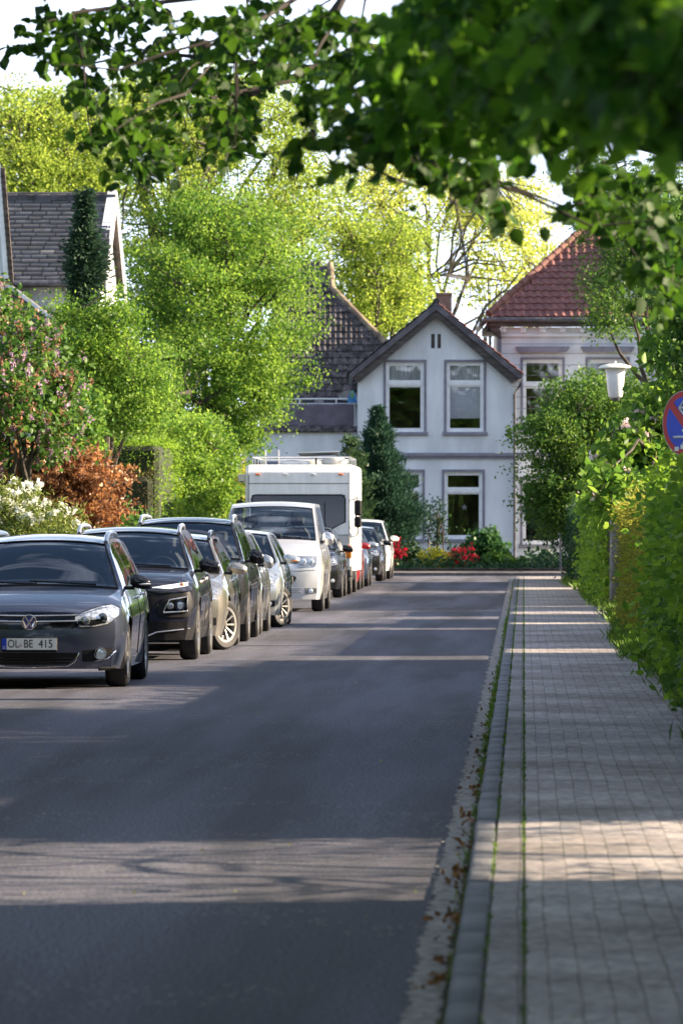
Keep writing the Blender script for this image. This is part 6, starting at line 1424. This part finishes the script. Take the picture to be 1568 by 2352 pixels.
for i, (u_, y_, h_, lab) in enumerate([(19, 178, 15, 'unseen broad tree added right of the villa for car reflections'), (27, 128, 11, 'unseen tree added well behind the ivy like hedge for car reflections'), (30, 152, 12, 'unseen tall tree added on the right for car reflections'), (27, 98, 10, 'unseen tree added far behind the lamp and magnolia for car reflections'), (7.5, 38, 8.5, 'unseen tree added behind the near end of the dark hedge to shade the road'), (8, 48, 8.5, 'unseen tree added behind the middle of the dark hedge to shade the road'), (7.5, 60, 8, 'unseen tree added behind the far end of the dark hedge to shade the road'), (-13, 12, 11, 'unseen tree added left of the road near the camera to block sky light'), (-13, 30, 12, 'unseen tree added left of the road before the first car to block sky light'), (-13, 47, 11, 'unseen tree added left of the road beside the first car to block sky light'), (-14, 64, 11, 'unseen tree added left of the road behind the third car to block sky light'), (-6, -22, 12, 'unseen tree added on the left behind the camera to block light'), (5, -26, 12, 'unseen tree added on the right behind the camera to block light'), (34, 215, 18, 'unseen tall tree added far behind the villa for car reflections'), (-30, 205, 16, 'tall tree far to the left behind the gardens')]):
    plant('unseen_tree', lab, 'tree', (u_, y_, 0), [((u_, y_, h_*.62), (h_*.33, h_*.33, h_*.36)), ((u_-h_*.15, y_-h_*.1, h_*.45), (h_*.25, h_*.25, h_*.25)), ((u_+h_*.2, y_, h_*.5), (h_*.25, h_*.25, h_*.25))], 520, 26, .26, LM['green'], .45, 120+i, r0=.22, nl=12, twigs=80, rt=.02, gap=.2)
hf = []
for y0, y1, u, n_, sp in ((62, 75, 1.42, 3600, .12), (78, 90, 1.46, 800, .07), (40, 60, 1.45, 1300, .09), (100, 130, 1.38, 1500, .07), (130, 150, 1.18, 900, .08), (84, 101, 1.6, 1500, .12), (31, 40, 1.45, 1500, .12)):
    Y = rng.uniform(y0, y1, n_); hf.append(np.stack([u+rng.normal(0, sp, n_)+.10*np.sin(Y*1.9), Y, np.full(n_, KZ+.003)], 1))
grass('verge_grass', 'tufts of long grass spilling onto the pavement from the hedge foot', np.concatenate(hf), .17, LM['grass'], 104, .05)
n_ = 3500; Y = rng.uniform(15, 60, n_)**1.0; k = rng.uniform(0, 1, n_) < np.clip(1.2-Y/45, .06, 1)*np.clip(.2+.6*np.sin(Y*2.3)+.5*np.sin(Y*6.1+1), .02, 1); Y = Y[k]
P = np.stack([-.275+np.abs(rng.normal(0, .045, len(Y)))*np.sign(rng.uniform(-1.4, .5, len(Y)))*.9, Y, np.full(len(Y), .012)], 1)
o = leaves('leaf_litter', P, .028, LM['litter'], None, 105, 'ov', droop=.05, wid=.4); tag(o, kind='stuff', label='dry brown leaf litter lying in the gutter', cat='leaf litter')
n_ = 170; P = np.stack([rng.uniform(-6, 1.4, n_), 16+rng.uniform(0, 1, n_)**1.6*100, np.full(n_, .008)], 1); P[P[:, 0] > -.13, 2] = KZ+.008
o = leaves('fallen_petals', P, .014, PET['yellow'], None, 106, droop=.0, wid=.4); tag(o, kind='stuff', label='tiny fallen petals and bits scattered on road and pavement', cat='petals')

# --- the overhanging limes in front: detailed hanging twigs in view, the unseen rest of the crown, above and to the right, shaped to shade the foreground
def overhang(label, base, top, regions, seed, shade_mass, r0=.13, lsize=.08, lm=None):
    lm = lm or LM['canopy']
    rng = np.random.default_rng(seed); r = thing('overhanging_tree', label, 'tree', base); off = np.array(base); CC = []
    for (x, y, rx, ry, Z, dz, n) in regions:
        for _ in range(n):
            a = rng.uniform(0, 2*math.pi); q = rng.uniform(0, 1)**.5; zz = Z+rng.uniform(-dz, dz); p = W(x+rx*q*math.cos(a), zz, y+ry*q*math.sin(a)); CC.append(tuple(p))
    C = np.array(CC)
    # hanging twig: a short arching stem with leaves along it
    P = []; b = MB(); var = []
    for c in C:
        d = rnd_unit(rng, 1)[0]*np.array([1, 1, .35]); L_ = rng.uniform(.12, .26); v_ = rng.uniform(-.2, .2); pts = []
        for j in range(5):
            t = j/4; q = c+d*L_*(t-.3)+np.array([0, 0, -.10*L_/.2*t*t]); pts.append(q-off)
            for s_ in range(2):
                P.append(q-off+rng.normal(0, .012, 3)); var.append(np.clip(rng.uniform(0, 1)+v_, 0, 1))
        b.tube(pts, [.0022]*5, 3, cap=False)
    leaves('hanging_leaves', np.array(P), lsize, lm, r, seed, 'ov', droop=.75, wid=.40, var=np.array(var), svar=.4)
    tag(b.obj('twigs', BARK, r), kind='stuff')
    bl = [((np.array(m_[0])-off), m_[1]) for m_ in shade_mass]
    Cm = clusters(rng, shade_mass, 3600, .6, .45); Xc = Cm[:, 0]*CT+Cm[:, 1]*ST; Zc = Cm[:, 1]*CT-Cm[:, 0]*ST; Cm = Cm[~((Zc > -1) & (Zc < 50) & (np.abs(Xc) < .065*np.abs(Zc)+1.0) & (Cm[:, 2] < 1.6+.1*np.abs(Zc)+1.0))]; P = np.repeat(Cm, 14, axis=0)+rng.normal(0, .3, (len(Cm)*14, 3))
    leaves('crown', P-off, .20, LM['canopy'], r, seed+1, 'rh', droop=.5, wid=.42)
    allc = np.concatenate([C[rng.choice(len(C), min(len(C), 40), replace=False)], Cm[rng.choice(len(Cm), 60, replace=False)]])
    branches('trunk', (0, 0, 0), bl, allc-off, BARKD, r, r0, rng, 14, 110, top=np.array(top)-off, rt=.006)
    return r
overhang('lime tree leaning in from the right, its large dark leaves filling the top right corner', (3.4, 13.5, .07), (3.6, 14.5, 6.5),
    [(1520, 120, 100, 90, 13, 1.2, 40), (1420, 70, 230, 130, 17, 2.5, 130), (1200, 60, 260, 130, 20, 3, 190), (1330, 160, 190, 100, 18, 2, 110), (1060, 110, 190, 150, 23, 3, 220), (1110, 200, 130, 80, 21, 2, 90), (980, 230, 110, 70, 24, 2, 60), (1500, -20, 150, 120, 13, 1.5, 60), (1160, 290, 60, 25, 21, 2, 12)],
    111, [((4.6, 15, 6.0), (4.2, 6.0, 3.2)), ((7, 12, 6.5), (4, 6, 4)), ((2.6, 17, 6.2), (3, 5, 2.0)), ((8, 18, 7), (3.5, 4.5, 4)), ((9, 8, 4.5), (4, 6, 4)), ((-1, 8, 8), (6, 9, 2)), ((1, -8, 6.5), (9, 5, 5)), ((-5, 14, 9), (4, 7, 2.5)), ((-2, 22, 10), (6, 7, 2.5)), ((-7, 26, 9), (4, 7, 3)), ((0, 10, 9), (6, 7, 2))], lm=leafmat('leaf_near_lime', (.014, .070, .006), (.10, .24, .016), .52, .5))
overhang('lime tree further back whose thin leafy branches hang across the top left', (3.6, 39, .07), (2.6, 39, 7.5),
    [(330, 90, 240, 100, 33, 3, 66), (250, 230, 90, 110, 32, 2, 28), (330, 330, 90, 60, 31, 2, 24), (440, 200, 80, 90, 33, 2, 22), (130, 70, 80, 70, 34, 1.5, 16), (500, 290, 60, 60, 32, 1.5, 14), (520, 130, 120, 110, 32, 2, 20), (620, 60, 130, 70, 30, 3, 29), (760, 90, 100, 90, 27, 2, 29), (800, 230, 110, 90, 25, 2, 27), (870, 300, 70, 50, 24, 1.5, 14), (690, 290, 22, 60, 24, 1, 3), (790, 370, 25, 15, 24, 1, 2), (1000, 370, 60, 30, 24, 1.5, 7), (1080, 410, 45, 60, 23, 1.5, 9), (940, 330, 80, 30, 24, 1.5, 9), (1350, 410, 70, 80, 26, 2, 16), (1460, 460, 110, 90, 27, 2, 31), (1510, 600, 70, 110, 28, 2, 19), (1100, 300, 60, 30, 23, 1.5, 5), (560, 250, 25, 50, 32, 1, 5), (45, 100, 16, 10, 34, .5, 2)],
    112, [((2.6, 40, 8.6), (5, 6, 2.6)), ((5.5, 39, 7.5), (3, 6, 3.5)), ((-1.5, 38, 9.2), (4, 4.5, 2.2)), ((7.5, 42, 7), (3.5, 5, 4))], lsize=.072)
